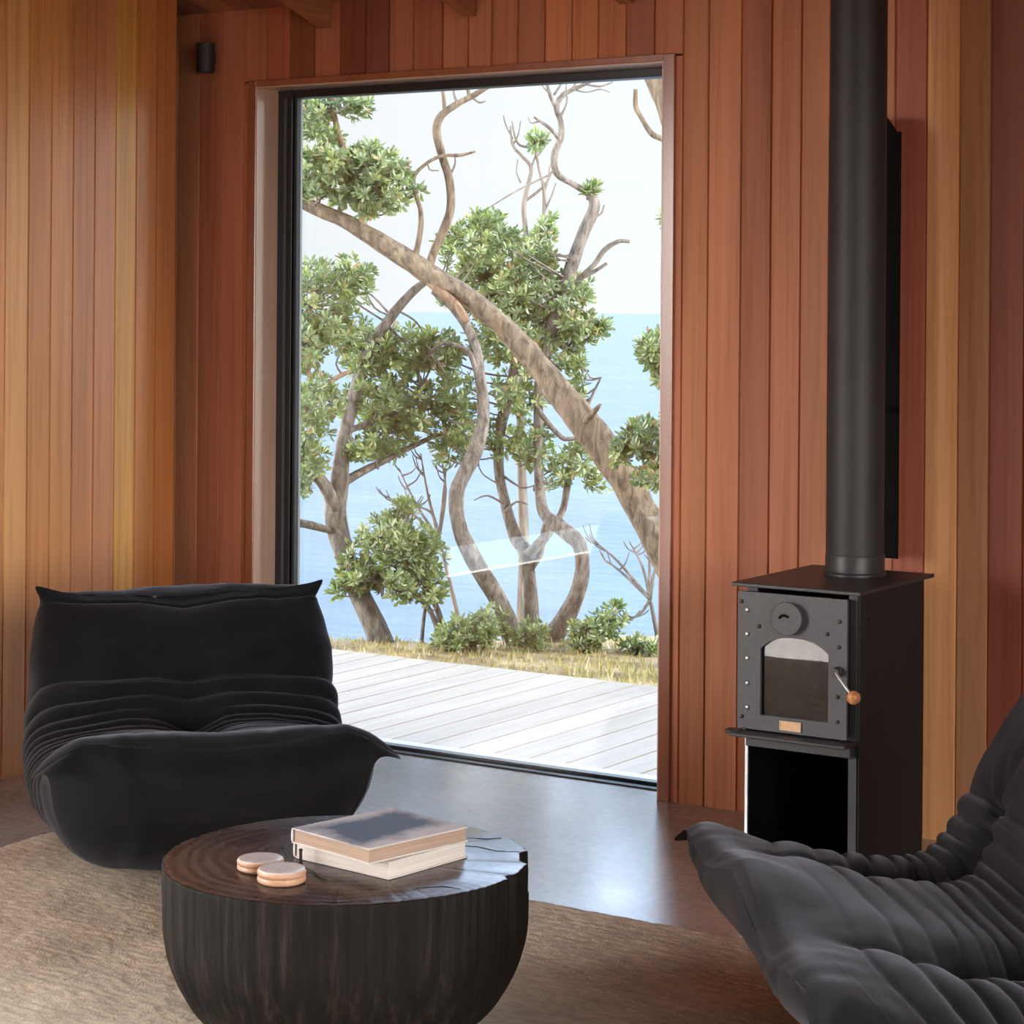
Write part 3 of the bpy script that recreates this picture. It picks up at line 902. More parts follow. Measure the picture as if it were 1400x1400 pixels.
T.limb('branch', [(456, 150, 5, 10.1), (430, 160, 4, 10.1), (405, 175, 3, 10.1)], 6)
for pts in ([(660, 124, 4, 10.15), (672, 112, 3, 10.15), (674, 98, 2, 10.15)], [(625, 142, 4, 10.15), (620, 124, 3, 10.15), (624, 106, 2, 10.15)], [(615, 240, 4, 10.15), (622, 225, 3, 10.15), (622, 214, 2, 10.15)], [(585, 222, 3, 10.1), (588, 232, 2.5, 10.1), (600, 233, 2, 10.1)],
            [(645, 132, 4, 10.15), (655, 140, 3, 10.15), (664, 138, 2, 10.15)], [(520, 228, 3, 10.1), (528, 212, 2, 10.1), (540, 206, 2, 10.1)]):
    T.twig(pts)
T.limb('broken_stub', [(800, 576, 10, 9.95), (815, 560, 7, 9.9), (822, 552, 3, 9.9)], 6)
for a in ((425, 150, 30, 24, 10.1, .25, 18), (480, 142, 26, 20, 10.1, .2, 12), (440, 185, 26, 18, 10.1, .2, 9), (412, 225, 20, 30, 10.1, .25, 12), (455, 225, 30, 26, 10.1, .25, 16), (505, 225, 40, 30, 10.1, .3, 26), (540, 240, 24, 24, 10.1, .2, 12), (480, 262, 36, 20, 10.1, .2, 13), (530, 272, 26, 18, 10.1, .2, 9), (430, 262, 22, 14, 10.1, .2, 6), (500, 290, 14, 10, 10.1, .1, 3), (570, 262, 9, 12, 10.1, .1, 2)):
    T.blob(*a)
T.done()

# trunk at the right jamb and foliage at the right edge
T = Tree('tree', 'tan trunked tree half hidden by the right side of the window', 'tree', base_at(1040, 9.4), 4, barkmat='bark_tan')
T.limb('trunk', [(1040, 990, 80, 9.4), (1030, 800, 76, 9.4), (1010, 560, 72, 9.4), (985, 360, 70, 9.4), (955, 220, 66, 9.4), (925, 130, 62, 9.4), (895, 70, 56, 9.4), (860, 0, 48, 9.4), (830, -80, 36, 9.4)], 14)
T.limb('branch', [(960, 230, 12, 9.4), (925, 200, 9, 9.35), (905, 190, 8, 9.3), (890, 182, 8, 9.3), (876, 160, 7, 9.3), (869, 145, 7, 9.3), (869, 122, 5, 9.3)], 8)
T.limb('branch', [(1000, 560, 12, 9.4), (955, 545, 9, 9.4), (915, 520, 6, 9.4), (895, 480, 5, 9.4)], 7)
T.limb('branch', [(1015, 680, 12, 9.4), (960, 650, 9, 9.5), (905, 630, 7, 9.6), (865, 605, 5, 9.7)], 7)
for a in ((896, 480, 26, 30, 9.4, .15, 20), (918, 510, 20, 28, 9.4, .15, 12), (880, 600, 30, 28, 9.7, .2, 20), (850, 615, 16, 20, 9.7, .15, 7), (890, 650, 26, 22, 9.6, .2, 12), (915, 300, 12, 10, 9.3, .1, 4), (930, 580, 24, 40, 9.5, .2, 12)):
    T.blob(*a)
T.done()

# bare twiggy sapling against the sky
T = Tree('bare_tree', 'spindly leafless tree standing against the pale sky behind the leaves', 'tree', base_at(722, 11.4), 5, barkmat='twig')
D5 = 11.5
T.limb('trunk', [(712, 925, 20, D5), (716, 780, 15, D5), (712, 560, 12, D5), (718, 430, 9, D5), (720, 340, 8, D5), (716, 290, 7, D5), (719, 265, 6, D5), (726, 230, 5, D5), (712, 212, 4, D5), (701, 198, 4, D5), (698, 172, 3, D5)], 8)
T.limb('branch', [(728, 420, 6, D5), (738, 340, 6, D5), (743, 300, 6, D5), (744, 262, 5, D5), (738, 235, 4, D5), (730, 205, 4, D5), (708, 196, 3, D5), (700, 165, 2, D5)], 6)
for pts in ([(718, 275, 4, D5), (735, 262, 4, D5), (748, 248, 3, D5), (752, 225, 3, D5)], [(744, 262, 4, D5), (752, 240, 3, D5), (760, 222, 2, D5)], [(726, 230, 3, D5), (735, 205, 3, D5), (742, 190, 2, D5)],
            [(701, 198, 3, D5), (708, 185, 2, D5), (712, 165, 2, D5)], [(701, 190, 3, D5), (692, 172, 2, D5), (688, 158, 2, D5)], [(733, 215, 3, D5), (745, 200, 2, D5), (748, 178, 2, D5)], [(712, 250, 3, D5), (706, 235, 2, D5), (708, 218, 2, D5)], [(744, 290, 4, D5), (754, 268, 3, D5), (760, 250, 2, D5)]):
    T.twig(pts)
T.blob(735, 190, 12, 14, D5, .1, 4, 0.045)
T.blob(740, 310, 18, 30, D5, .1, 5, 0.045)
T.done()

def dead_shrub(name, label, px0, py0, ends, depth, seed):
    T = Tree(name, label, 'shrub', base_at(px0, depth), seed, barkmat='twig')
    g = T.rng
    T.limb('stem', [(px0, 905, 10, depth), ((px0 * 2 + ends[0][0]) / 3, (1800 + ends[0][1]) / 3, 7, depth), (ends[0][0], ends[0][1], 4, depth)], 6, 0.05)
    for ex, ey in ends[1:]:
        bx, by = px0 + (ends[0][0] - px0) * 0.8, 900 + (ends[0][1] - 900) * 0.8
        mx, my = (bx + ex) / 2 + g.uniform(-10, 10), (by + ey) / 2 + g.uniform(-14, 6)
        T.twig([(bx, by, 5, depth), (mx, my, 4, depth), (ex, ey, 2, depth)])
        for k in range(4):
            t = g.uniform(0.35, 0.95)
            qx, qy = mx + (ex - mx) * t, my + (ey - my) * t
            sx_, sy_ = g.choice((-1, 1)) * g.uniform(6, 15), -g.uniform(5, 15)
            T.twig([(qx, qy, 3, depth), (qx + sx_, qy + sy_ * 0.7, 2.2, depth), (qx + sx_ * 1.6, qy + sy_ * 2.0, 1.5, depth)])
    T.done()
dead_shrub('dead_shrub', 'thin leafless shrub between the left tree and the many stemmed tree', 640, 0, [(590, 695), (528, 678), (545, 640), (575, 620), (610, 640), (560, 690), (600, 610)], 11.2, 21)
dead_shrub('dead_shrub', 'thin leafless shrub in front of the sea near the right jamb', 905, 0, [(885, 800), (815, 742), (835, 770), (860, 740), (890, 720), (905, 760), (850, 850)], 10.4, 22)

def bush(label, blobs, stems, seed, leaf=0.042):
    b0 = blobs[0]
    T = Tree('bush', label, 'bush', base_at(stems[0][0][0], stems[0][0][3]), seed, 'leaf_bush')
    for s in stems: T.limb('stem', s, 6, 0.06)
    for b in blobs: T.blob(*b[:7], leaf, 12, 0.6)
    T.done()
bush('loose yellow green bush leaning beside the left tree trunk', [(530, 735, 40, 36, 10.5, .25, 26), (575, 755, 40, 36, 10.6, .25, 24), (490, 775, 36, 34, 10.5, .2, 16), (545, 790, 46, 30, 10.55, .25, 20), (590, 800, 22, 28, 10.6, .2, 8), (555, 695, 14, 18, 10.5, .1, 5), (470, 800, 20, 24, 10.5, .1, 6)],
     [[(610, 905, 12, 10.6), (600, 840, 9, 10.6), (575, 790, 7, 10.6), (545, 750, 5, 10.55)], [(612, 905, 10, 10.6), (585, 830, 7, 10.55), (540, 805, 6, 10.5), (495, 790, 4, 10.5)], [(575, 905, 6, 10.6), (580, 840, 5, 10.6), (590, 800, 4, 10.6)]], 31)
bush('low grey green bush at the foot of the many stemmed tree', [(640, 862, 40, 24, 10.35, .2, 22), (672, 850, 30, 22, 10.4, .2, 12), (620, 875, 28, 14, 10.3, .15, 10)],
     [[(645, 902, 8, 10.35), (640, 870, 6, 10.35), (630, 850, 4, 10.35)]], 32, 0.036)
bush('small grey green bush between the stems of the middle tree', [(718, 865, 30, 18, 10.4, .1, 10), (735, 880, 20, 12, 10.4, .1, 5)],
     [[(722, 902, 6, 10.4), (720, 870, 4, 10.4)]], 33, 0.034)
bush('low pale green bush right of the S bent trunk', [(808, 862, 36, 24, 10.4, .2, 18), (840, 848, 22, 26, 10.4, .15, 9), (790, 880, 22, 12, 10.35, .1, 6)],
     [[(815, 902, 8, 10.4), (812, 870, 6, 10.4), (835, 845, 4, 10.4)]], 34, 0.036)
bush('tiny bush at the cliff edge by the right jamb', [(868, 880, 18, 12, 10.3, .1, 6), (895, 884, 12, 8, 10.3, .1, 3)],
     [[(872, 902, 5, 10.3), (870, 880, 3, 10.3)]], 35, 0.034)

# grass and leaf litter along the cliff top
LV, LF, LT = [], [], []
g = random.Random(51)
for i in range(5200):
    xc = g.uniform(-1.6, 1.3)
    zc = g.uniform(8.6, 10.75)
    p = cam_xy(xc, zc)
    if p.y < 7.56: continue
    z = ground_z(xc, zc)
    p.z = z - 0.004
    h = g.uniform(0.02, 0.06) * (1.2 if xc > 0.25 and zc < 9.8 else 0.8)
    a = g.uniform(0, 6.28)
    lean = Vector((math.cos(a), math.sin(a), 0)) * h * g.uniform(0.1, 0.9)
    sd = Vector((-math.sin(a), math.cos(a), 0)) * g.uniform(0.003, 0.006)
    b = len(LV)
    for q in (p - sd, p + sd, p + lean + Vector((0, 0, h))): LV.append(tuple(q))
    LF.append((b, b + 1, b + 2))
    LT += [min(1, max(0, g.gauss(0.5, 0.25)))] * 3
o = pymesh('grass', LV, LF, M['grass'], None, False)
a = o.data.attributes.new('tone', 'FLOAT', 'POINT')
a.data.foreach_set('value', LT)
tag(o, 'short dry grass growing along the edge of the deck', 'grass', kind='stuff')

# ------------------------------------------------------------------ rug
RUG_Z = 0.018
rc = at_z(88, 1131, RUG_Z)
rug_x0, rug_y1 = rc.x, 4.50
rug_x1, rug_y0 = rug_x0 + 3.6, 1.9
def rug_mesh():
    V, Fc = [], []
    nx, ny = 420, 440
    for j in range(ny + 1):
        y = rug_y1 - (rug_y1 - rug_y0) * (j / ny) ** 1.0
        for i in range(nx + 1):
            x = rug_x0 + (rug_x1 - rug_x0) * i / nx
            e = min(i, nx - i, j, ny - j)
            z = RUG_Z + 0.0022 * noise.noise(Vector((x * 26, y * 60, 0))) + 0.005 * noise.noise(Vector((x * 6, y * 9, 2.0))) + 0.0025 * noise.noise(Vector((x * 80, y * 95, 5)))
            z *= min(1.0, 0.25 + e * 0.35)
            V.append((x, y + 0.012 * noise.noise(Vector((x * 3, y * 3, 9))), max(z, 0.001) if e else 0.0005))
    for j in range(ny):
        for i in range(nx):
            a = j * (nx + 1) + i
            Fc.append((a, a + nx + 1, a + nx + 2, a + 1))
    return V, Fc
V, Fc = rug_mesh()
o = pymesh('rug', V, Fc, M['rug'])
tag(o, 'tan shaggy wool rug under the coffee table and black seats', 'rug')

# ------------------------------------------------------------------ quilted black seats
def lerp_ctrl(ctrl, a):
    m = len(ctrl) - 1
    for i in range(m):
        if a <= ctrl[i + 1][0] or i == m - 1: break
    p0, p1, p2, p3 = ctrl[max(i - 1, 0)], ctrl[i], ctrl[i + 1], ctrl[min(i + 2, m)]
    t = (a - p1[0]) / (p2[0] - p1[0])
    out = []
    for k in range(1, len(p1)):
        m1 = (p2[k] - p0[k]) / max(p2[0] - p0[0], 1e-6) * (p2[0] - p1[0])
        m2 = (p3[k] - p1[k]) / max(p3[0] - p1[0], 1e-6) * (p2[0] - p1[0])
        h = (2 * t ** 3 - 3 * t * t + 1) * p1[k] + (t ** 3 - 2 * t * t + t) * m1 + (-2 * t ** 3 + 3 * t * t) * p2[k] + (t ** 3 - t * t) * m2
        out.append(h)
    return out

# a, inner (q, z), outer (q, z), half width inner / middle / outer   (for the 0.87 m wide seat)
CTRL = [
    (0.00, 0.492, 0.402, 0.190, 0.015, 0.400, 0.385, 0.300),
    (0.07, 0.450, 0.424, 0.150, 0.000, 0.402, 0.402, 0.305),
    (0.15, 0.365, 0.404, 0.100, 0.000, 0.398, 0.410, 0.310),
    (0.27, 0.220, 0.364, 0.020, 0.000, 0.392, 0.420, 0.310),
    (0.39, 0.100, 0.348, -0.090, 0.000, 0.388, 0.426, 0.310),
    (0.48, 0.020, 0.342, -0.200, 0.005, 0.386, 0.428, 0.310),
    (0.57, -0.035, 0.375, -0.330, 0.050, 0.388, 0.426, 0.320),
    (0.68, -0.075, 0.450, -0.420, 0.190, 0.390, 0.418, 0.340),
    (0.80, -0.130, 0.545, -0.460, 0.340, 0.386, 0.405, 0.355),
    (0.91, -0.190, 0.620, -0.440, 0.500, 0.378, 0.388, 0.355),
    (1.00, -0.250, 0.657, -0.385, 0.625, 0.366, 0.368, 0.352),
]

def make_togo(root, W=0.87, seams=(0.0,), seed=0.0):
    kx = W / 0.87
    ex = 0.5 * (W - 0.87)                       # extra half width in the middle
    NA, NT = 220, 200
    CAPN = 18
    rows = []
    meta = []
    def halfw(s, wi, wm, wo):
        l0 = (s - 0.5) * (s - 1) / 0.5
        l1 = s * (s - 1) / -0.25
        l2 = s * (s - 0.5) / 0.5
        return wi * l0 + wm * l1 + wo * l2 + ex
    def ring(a):
        iq, iz, oq, oz, wi, wm, wo = lerp_ctrl(CTRL, a)
        end = max(math.exp(-(a / 0.05) ** 2), math.exp(-((1 - a) / 0.06) ** 2))
        n = 3.2 + 2.6 * end + 1.6 * min(1.0, max(0.0, (a - 0.40) / 0.15))
        out, mt = [], []
        for k in range(NT):
            th = 2 * math.pi * k / NT
            c, s_ = math.cos(th), math.sin(th)
            # even out the sampling of the squarish section
            cx = math.copysign(abs(c) ** (2 / n), c)
            sx = math.copysign(abs(s_) ** (2 / n), s_)
            s = 0.5 - 0.5 * sx                    # 0 on the inner (sitting) side
            hw = halfw(s, wi, wm, wo)
            x = cx * hw
            q = iq + (oq - iq) * s
            z = iz + (oz - iz) * s
            out.append(Vector((x, q, z)))
            mt.append((a, s, cx, x))
        return out, mt
    for i in range(NA + 1):
        a = i / NA
        r, m = ring(a)
        rows.append(r); meta.append(m)
    # caps: front panel (before row 0) and top panel (after the last row)
    def cap(r, m, bulge, axis, ex_=2.4):
        C = sum(r, Vector()) / len(r)
        res = []
        for j in range(1, CAPN + 1):
            f = 1 - (j / CAPN) ** 1.5
            res.append(([C + (p - C) * f + axis * bulge * (1 - f ** ex_) for p in r], [(mm[0], 0.5 + (mm[1] - 0.5) * f, mm[2] * f, mm[3] * f) for mm in m]))
        return res
    ax0 = Vector((0, 0.82, -0.57)).normalized()
    capF = cap(rows[0], meta[0], 0.062, Vector((0, 0.92, 0.05)), 5.0)
    capT = cap(rows[-1], meta[-1], 0.022, Vector((0, -0.2, 0.98)))
    allrows = [c[0] for c in reversed(capF)] + rows + [c[0] for c in capT]
    allmeta = [c[1] for c in reversed(capF)] + meta + [c[1] for c in capT]
    nF = CAPN
    nR = len(allrows)
    # numeric normals
    def nrm(i, k):
        a, b = allrows[min(i + 1, nR - 1)][k], allrows[max(i - 1, 0)][k]
        c, d = allrows[i][(k + 1) % NT], allrows[i][(k - 1) % NT]
        v = (a - b).cross(c - d)
        return v.normalized() if v.length > 1e-9 else Vector((0, 0, 1))
    sgn = 1.0
    test = nrm(nF + 40, NT // 4)
    if test.z < 0: sgn = -1.0
    NF = 12
    def plead(a):
        return a
    pos = []
    # pleat joints in a
    J = [0.175, 0.245, 0.305, 0.355, 0.40, 0.44, 0.472, 0.504, 0.538, 0.576, 0.626, 0.69]
    for i in range(nR):
        row = []
        for k in range(NT):
            p = allrows[i][k].copy()
            a, s, cx, x = allmeta[i][k]
            incap = i < nF or i >= nF + len(rows)
            n = nrm(i, k) * sgn
            d = 0.0
            ax = abs(x)
            if not incap:
                wob = 0.016 * noise.noise(Vector((x * 5 + seed, s * 3, a * 8)))
                aa = a + wob
                if J[0] - 0.07 < aa < J[-1] + 0.09:
                    # find the cushion between two joints
                    amp = 0.0
                    lo, hi = None, None
                    ext = [J[0] - 0.10] + J + [J[-1] + 0.12]
                    for q0, q1 in zip(ext, ext[1:]):
                        if q0 <= aa < q1: lo, hi = q0, q1; break
                    if lo is not None:
                        t = (aa - lo) / (hi - lo)
                        if lo == ext[0]: t = 0.5 + 0.5 * t
                        if hi == ext[-1]: t = 0.5 * t
                        hgt = math.sin(math.pi * t) ** 0.55
                        wsz = min(1.0, (hi - lo) / 0.06)
                        inner = max(0.0, 1 - max(0.0, s - 0.55) / 0.35)
                        amp = 0.024 * wsz * inner * (0.75 + 0.5 * noise.noise(Vector((x * 3 + seed, a * 20, 7))))
                        side = min(1.0, max(0.0, (abs(cx) - 0.35) / 0.5)) + max(0.0, (s - 0.12) * 4)
                        if aa < 0.43: amp *= 0.45 + 0.55 * min(1.0, side)
                        d += amp * (hgt - 1.0)
                # seams running from lip to top, with pulled-in tufts
                if s < 0.3:
                    for sx in seams:
                        dx = x - sx
                        g1 = math.exp(-(dx / 0.015) ** 2)
                        fade = min(1.0, max(0.0, (a - 0.10) / 0.1))
                        d -= 0.015 * g1 * fade
                        d -= 0.030 * math.exp(-(dx / 0.075) ** 2) * math.exp(-((a - 0.45) / 0.2) ** 2)
                        for tuft in (0.33, 0.44, 0.538, 0.626, 0.69):
                            d -= 0.026 * math.exp(-(dx / 0.045) ** 2) * math.exp(-((a - tuft) / 0.022) ** 2)
                        # wrinkles fanning out of the back tufts
                        if a > 0.67:
                            ang = math.atan2(a - 0.67, abs(dx) / 0.9 + 1e-4)
                            rad = math.hypot(a - 0.67, dx)
                            d += 0.009 * math.sin(ang * 9 + seed + (1 if dx > 0 else 2)) * math.exp(-(rad / 0.17) ** 2)
                # gathered fabric along the lip and the top edge
                for edge, wd in ((0.0, 0.10), (1.0, 0.06)):
                    dist = abs(a - edge)
                    if s < 0.6:
                        d += 0.006 * noise.noise(Vector((x * 26 + seed, a * 7, 3))) * math.exp(-(dist / wd) ** 2)
                # stitched line just behind the top edge
                if s < 0.4: d -= 0.006 * math.exp(-((a - 0.958) / 0.006) ** 2)
            else:
                fc_ = (i / nF) if i < nF else (nR - 1 - i) / CAPN
                d += 0.006 * noise.noise(Vector((x * 18 + seed, p.z * 5, 1))) * min(1, abs(cx) * 3 + 0.3)
                d += 0.010 * noise.noise(Vector((x * 4 + seed, p.z * 5, 11)))
                if i < nF:
                    up_ = max(0.0, 1 - s * 3.2)
                    d += 0.010 * noise.noise(Vector((x * 30 + seed, 2.0, 8))) * up_ * math.sin(math.pi * min(1.0, (1 - fc_) * 2.2)) if (1 - fc_) * 2.2 < 1 else 0.0
                d *= min(1.0, fc_ * 3)
            d += 0.008 * noise.noise(Vector((p.x * 5 + seed, p.y * 5, p.z * 5))) + 0.0025 * noise.noise(Vector((p.x * 18 + seed, p.y * 18, p.z * 18)))
            if incap: n = Vector((0, 0.9, -0.1)) if i < nF else Vector((0, 0, 1))
            p += n * d
            # lip sags in the middle between the corners
            lipw = math.exp(-(a / 0.14) ** 2) if not incap or i < nF else 0.0
            hwid = 0.39 + ex
            ss = max(0.0, 1 - s * 1.6)
            per = min(1.0, min(abs(x - sx) for sx in seams) / (0.39 if len(seams) == 1 else 0.31))
            p.z += lipw * ss * (0.062 * (per ** 1.6) - 0.044)
            topw = math.exp(-((1 - a) / 0.12) ** 2)
            if i >= nF: p.z += topw * ss * (-0.018 * (1 - per ** 2) + 0.004)
            # corner ears
            cn = max(0.0, (ax - (hwid - 0.10)) / 0.10)
            rr = math.exp(-((1 - min(1, abs(cx))) / 0.12) ** 2) * math.exp(-(s / 0.16) ** 2)
            if not incap or i < nF:
                capf = 1.0
                if i < nF: capf = max(0.0, 1 - (nF - i) / 2.5)
                e0 = rr * math.exp(-(a / 0.040) ** 2) * capf
                p += Vector((math.copysign(0.115, x), 0.040, -0.104)) * e0
            if not incap or i >= nF:
                capf = 1.0
                if i >= nF + len(rows): capf = max(0.0, 1 - (i - nF - len(rows) + 1) / 2.5)
                e1 = rr * math.exp(-((1 - a) / 0.035) ** 2) * capf
                p += Vector((math.copysign(0.055, x), -0.005, 0.030)) * e1
            if p.z < 0.0: p.z *= 0.15
            row.append(p)
        pos.append(row)
    def part(name, i0, i1, point=None):
        V, Fc = [], []
        for i in range(i0, i1 + 1):
            for k in range(NT):
                q = pos[i][k]
                V.append((q.x, -q.y, q.z))          # local front faces -Y
        n = i1 - i0
        for i in range(n):
            for k in range(NT):
                k2 = (k + 1) % NT
                a_, b_ = i * NT, (i + 1) * NT
                Fc.append((a_ + k, a_ + k2, b_ + k2, b_ + k))
        o = pymesh(name, V, Fc, M['fabric'], root)
        bm = bmesh.new(); bm.from_mesh(o.data)
        bmesh.ops.remove_doubles(bm, verts=bm.verts, dist=1e-5)
        bmesh.ops.recalc_face_normals(bm, faces=bm.faces)
        bm.to_mesh(o.data); bm.free()
        o.data.polygons.foreach_set('use_smooth', [True] * len(o.data.polygons))
        return o
    mid = nF + int(0.50 * NA)
    sp = part('seat', nF, mid)
    bp = part('backrest', mid, nF + NA)
    fp = part('front_panel', 0, nF)
    tp = part('top_panel', nF + NA, nR - 1)
    # orientation check: outward normals
    for o, ref in ((sp, Vector((0, 0, 0.16))), (bp, Vector((0, 0.3, 0.3)))):
        me = o.data
        tot = 0.0
        for p in me.polygons:
            tot += (p.center - ref).normalized().dot(p.normal)
        if tot < 0: me.flip_normals()
    for o, dr in ((fp, Vector((0, -1, 0))), (tp, Vector((0, 0, 1)))):
        me = o.data
        if sum(p.normal.dot(dr) for p in me.polygons) < 0: me.flip_normals()

def facing(fx, fz):
    """rotation about z so that local -Y points along the camera-plane direction (fx right, fz away)."""
    v = cam_xy(fx, fz)
    return math.atan2(v.x, -v.y)

c1 = cam_xy(-0.826, 5.76, 0.0)
chair = empty('fireside_chair', (c1.x, c1.y, RUG_Z + 0.003), facing(0.276, -0.961))
tag(chair, 'single charcoal quilted low lounge chair beside the honey coloured wall', 'chair')
make_togo(chair, 0.87, (0.0,), 3.0)
c2 = cam_xy(0.895, 4.02, 0.0)
sofa = empty('settee', (c2.x, c2.y, RUG_Z + 0.003), facing(-0.996, -0.09))
tag(sofa, 'wide charcoal quilted low settee in front of the black stove', 'settee')
make_togo(sofa, 1.31, (-0.31, 0.31), 17.0)

# ------------------------------------------------------------------ coffee table
tc = cam_xy(-0.323, 4.37, 0.0)
TZ = 0.36
table = empty('coffee_table', (tc.x, tc.y, 0.024), YAW)      # local x = to the right of the view, y = away
tag(table, 'round dark log coffee table holding two books', 'table')
TT = TZ - 0.024
def tprofile(th):
    """outline factor of the log: gentle lumps, a notch at the right-hand rim."""
    r = 1 + 0.010 * math.sin(2 * th + 0.6) + 0.008 * math.sin(3 * th + 2.0) + 0.004 * math.sin(7 * th)
    return r
prof = [(0.22, 0.0), (0.262, 0.02), (0.300, 0.055), (0.330, 0.105), (0.350, 0.155), (0.358, 0.20), (0.360, 0.25), (0.361, 0.30), (0.361, TT - 0.006), (0.358, TT - 0.001)]
pr = catmull(prof, 5)
NS = 360
V, Fc = [], []
for j, (r, z) in enumerate(pr):
    for i in range(NS):
        th = 2 * math.pi * i / NS
        rr = r * tprofile(th)
        lat = min(1.0, z / 0.12)
        rr += 0.0035 * noise.noise(Vector((math.cos(th) * 34, math.sin(th) * 34, z * 2.5))) * lat
        rr += 0.0030 * noise.noise(Vector((math.cos(th) * 85, math.sin(th) * 85, z * 6))) * lat
        dth = (th + math.pi) % (2 * math.pi) - math.pi
        # bark step on the right rim and a split at the front
        rr -= 0.016 * math.exp(-((dth - 0.02) / 0.12) ** 8) * (1 if z > TT - 0.09 - 0.03 * math.sin(dth * 40) else 0)
        rr -= 0.012 * math.exp(-((dth + 0.42) / 0.025) ** 2) * max(0, (z - 0.2) / 0.14)
        V.append((rr * math.cos(th), rr * math.sin(th), z))
for j in range(len(pr) - 1):
    for i in range(NS):
        i2 = (i + 1) % NS
        Fc.append((j * NS + i, j * NS + i2, (j + 1) * NS + i2, (j + 1) * NS + i))
Fc.append(tuple(reversed(range(NS))))
pymesh('log_body', V, Fc, M['log_side'], table)
bm = bmesh.new()
last = V[-NS:]
ctr = bm.verts.new((0, 0, TT))
ring_o = [bm.verts.new(v) for v in last]
ring_i = [bm.verts.new((v[0] * 0.99, v[1] * 0.99, TT)) for v in last]
for i in range(NS):
    i2 = (i + 1) % NS
    bm.faces.new((ring_o[i], ring_o[i2], ring_i[i2], ring_i[i]))
    bm.faces.new((ring_i[i], ring_i[i2], ctr))
obj('tabletop', bm, M['log_top'], table)
# shallow cracks in the top near the right-hand rim
for pts in ([(0.20, 0.10), (0.26, 0.085), (0.30, 0.05), (0.345, 0.045)], [(0.15, -0.24), (0.2, -0.225), (0.235, -0.24)], [(0.24, 0.16), (0.28, 0.15), (0.31, 0.16)], [(-0.02, -0.335), (0.0, -0.345), (0.03, -0.34)]):
    V, Fc = [], []
    tube_data(V, Fc, [(x, y, TT - 0.0008, 0.0022 * (1 - 0.6 * abs(i / (len(pts) - 1) - 0.5))) for i, (x, y) in enumerate(pts)], 6)
    pymesh('crack', V, Fc, M['void_black'], table)

# ------------------------------------------------------------------ books
def cover_mat(name, pale, dark, marks):
    m, nt, b = new_mat(name)
    v = mapped(nt, (1, 1, 1), 'Object')
    n = N(nt, 'ShaderNodeTexNoise', Scale=9.0, Detail=6.0, Roughness=0.6)
    nt.links.new(v, n.inputs['Vector'])
    sep = nt.nodes.new('ShaderNodeSeparateXYZ'); nt.links.new(v, sep.inputs[0])
    # picture block in the middle of the cover, noise edge
    def math_(op, a, bb):
        q = nt.nodes.new('ShaderNodeMath'); q.operation = op
        for s, val in ((0, a), (1, bb)):
            if isinstance(val, (int, float)): q.inputs[s].default_value = val
            else: nt.links.new(val, q.inputs[s])
        return q.outputs[0]
    ax = math_('ABSOLUTE', math_('SUBTRACT', sep.outputs['X'], marks[0]), 0)
    ay = math_('ABSOLUTE', math_('SUBTRACT', sep.outputs['Y'], marks[1]), 0)
    dx = math_('MULTIPLY', ax, 1 / marks[2]); dy = math_('MULTIPLY', ay, 1 / marks[3])
    mx = math_('MAXIMUM', dx, dy)
    val = math_('ADD', mx, math_('MULTIPLY', math_('SUBTRACT', n.outputs['Fac'], 0.5), 1.3))
    r = ramp(nt, [(0.62, dark), (0.80, tuple((a + b_) / 2 for a, b_ in zip(pale, dark))), (1.0, pale)], val)
    nt.links.new(r.outputs['Color'], b.inputs['Base Color'])
    b.inputs['Roughness'].default_value = 0.6
    b.inputs['Specular IOR Level'].default_value = 0.2
    return m
M['pages'] = plain_wood('book_pages', (0.52, 0.47, 0.43), (0.74, 0.69, 0.65), (4, 4, 420), 0.8, 0.3)
M['pages_tan'] = plain_wood('tan_book_pages', (0.27, 0.18, 0.13), (0.46, 0.34, 0.26), (4, 4, 420), 0.8, 0.3)

def book(label, corners, z0, th, cmat, pmat, spine_mat):
    """corners: image points of the top cover, order: left, back, right, front."""
    P = [at_z(px, py, z0 + th) for px, py in corners]
    ctr = (P[0] + P[1] + P[2] + P[3]) / 4
    e1 = ((P[3] - P[0]) + (P[2] - P[1])) / 2        # left -> front edge
    e2 = ((P[1] - P[0]) + (P[2] - P[3])) / 2        # left -> back edge
    L1, L2 = e1.length, e2.length
    # rectangular book: keep e2's direction, square off e1
    rz = math.atan2(e2.y, e2.x)
    root = empty('book', (ctr.x, ctr.y, z0), rz)
    tag(root, label, 'book', 'books on the coffee table')
    hx, hy = L2 / 2, L1 / 2
    ct = 0.003
    bm = bmesh.new()
    box(bm, -hx, hx, -hy, hy, th - ct, th, 0.001, 1)
    obj('front_cover', bm, cmat, root, False)
    bm = bmesh.new()
    box(bm, -hx, hx, -hy, hy, 0.0, ct, 0.001, 1)
    obj('back_cover', bm, spine_mat, root, False)
    bm = bmesh.new()
    box(bm, -hx + 0.004, hx - 0.004, -hy + 0.004, hy - 0.004, ct, th - ct)
    obj('pages', bm, pmat, root, False)
    bm = bmesh.new()
    nseg = 10
    vs0, vs1 = [], []
    for k in range(nseg + 1):
        a = -math.pi / 2 + math.pi * k / nseg
        yy = hy - 0.002 + 0.004 * math.cos(a)
        zz = th / 2 + (th / 2) * math.sin(a)
        vs0.append(bm.verts.new((-hx, yy, zz))); vs1.append(bm.verts.new((hx, yy, zz)))
    for k in range(nseg):
        bm.faces.new((vs0[k], vs1[k], vs1[k + 1], vs0[k + 1]))
    bm.faces.new(vs0); bm.faces.new(list(reversed(vs1)))
    bmesh.ops.recalc_face_normals(bm, faces=bm.faces)
    obj('spine', bm, spine_mat, root, True, 40)
    return root
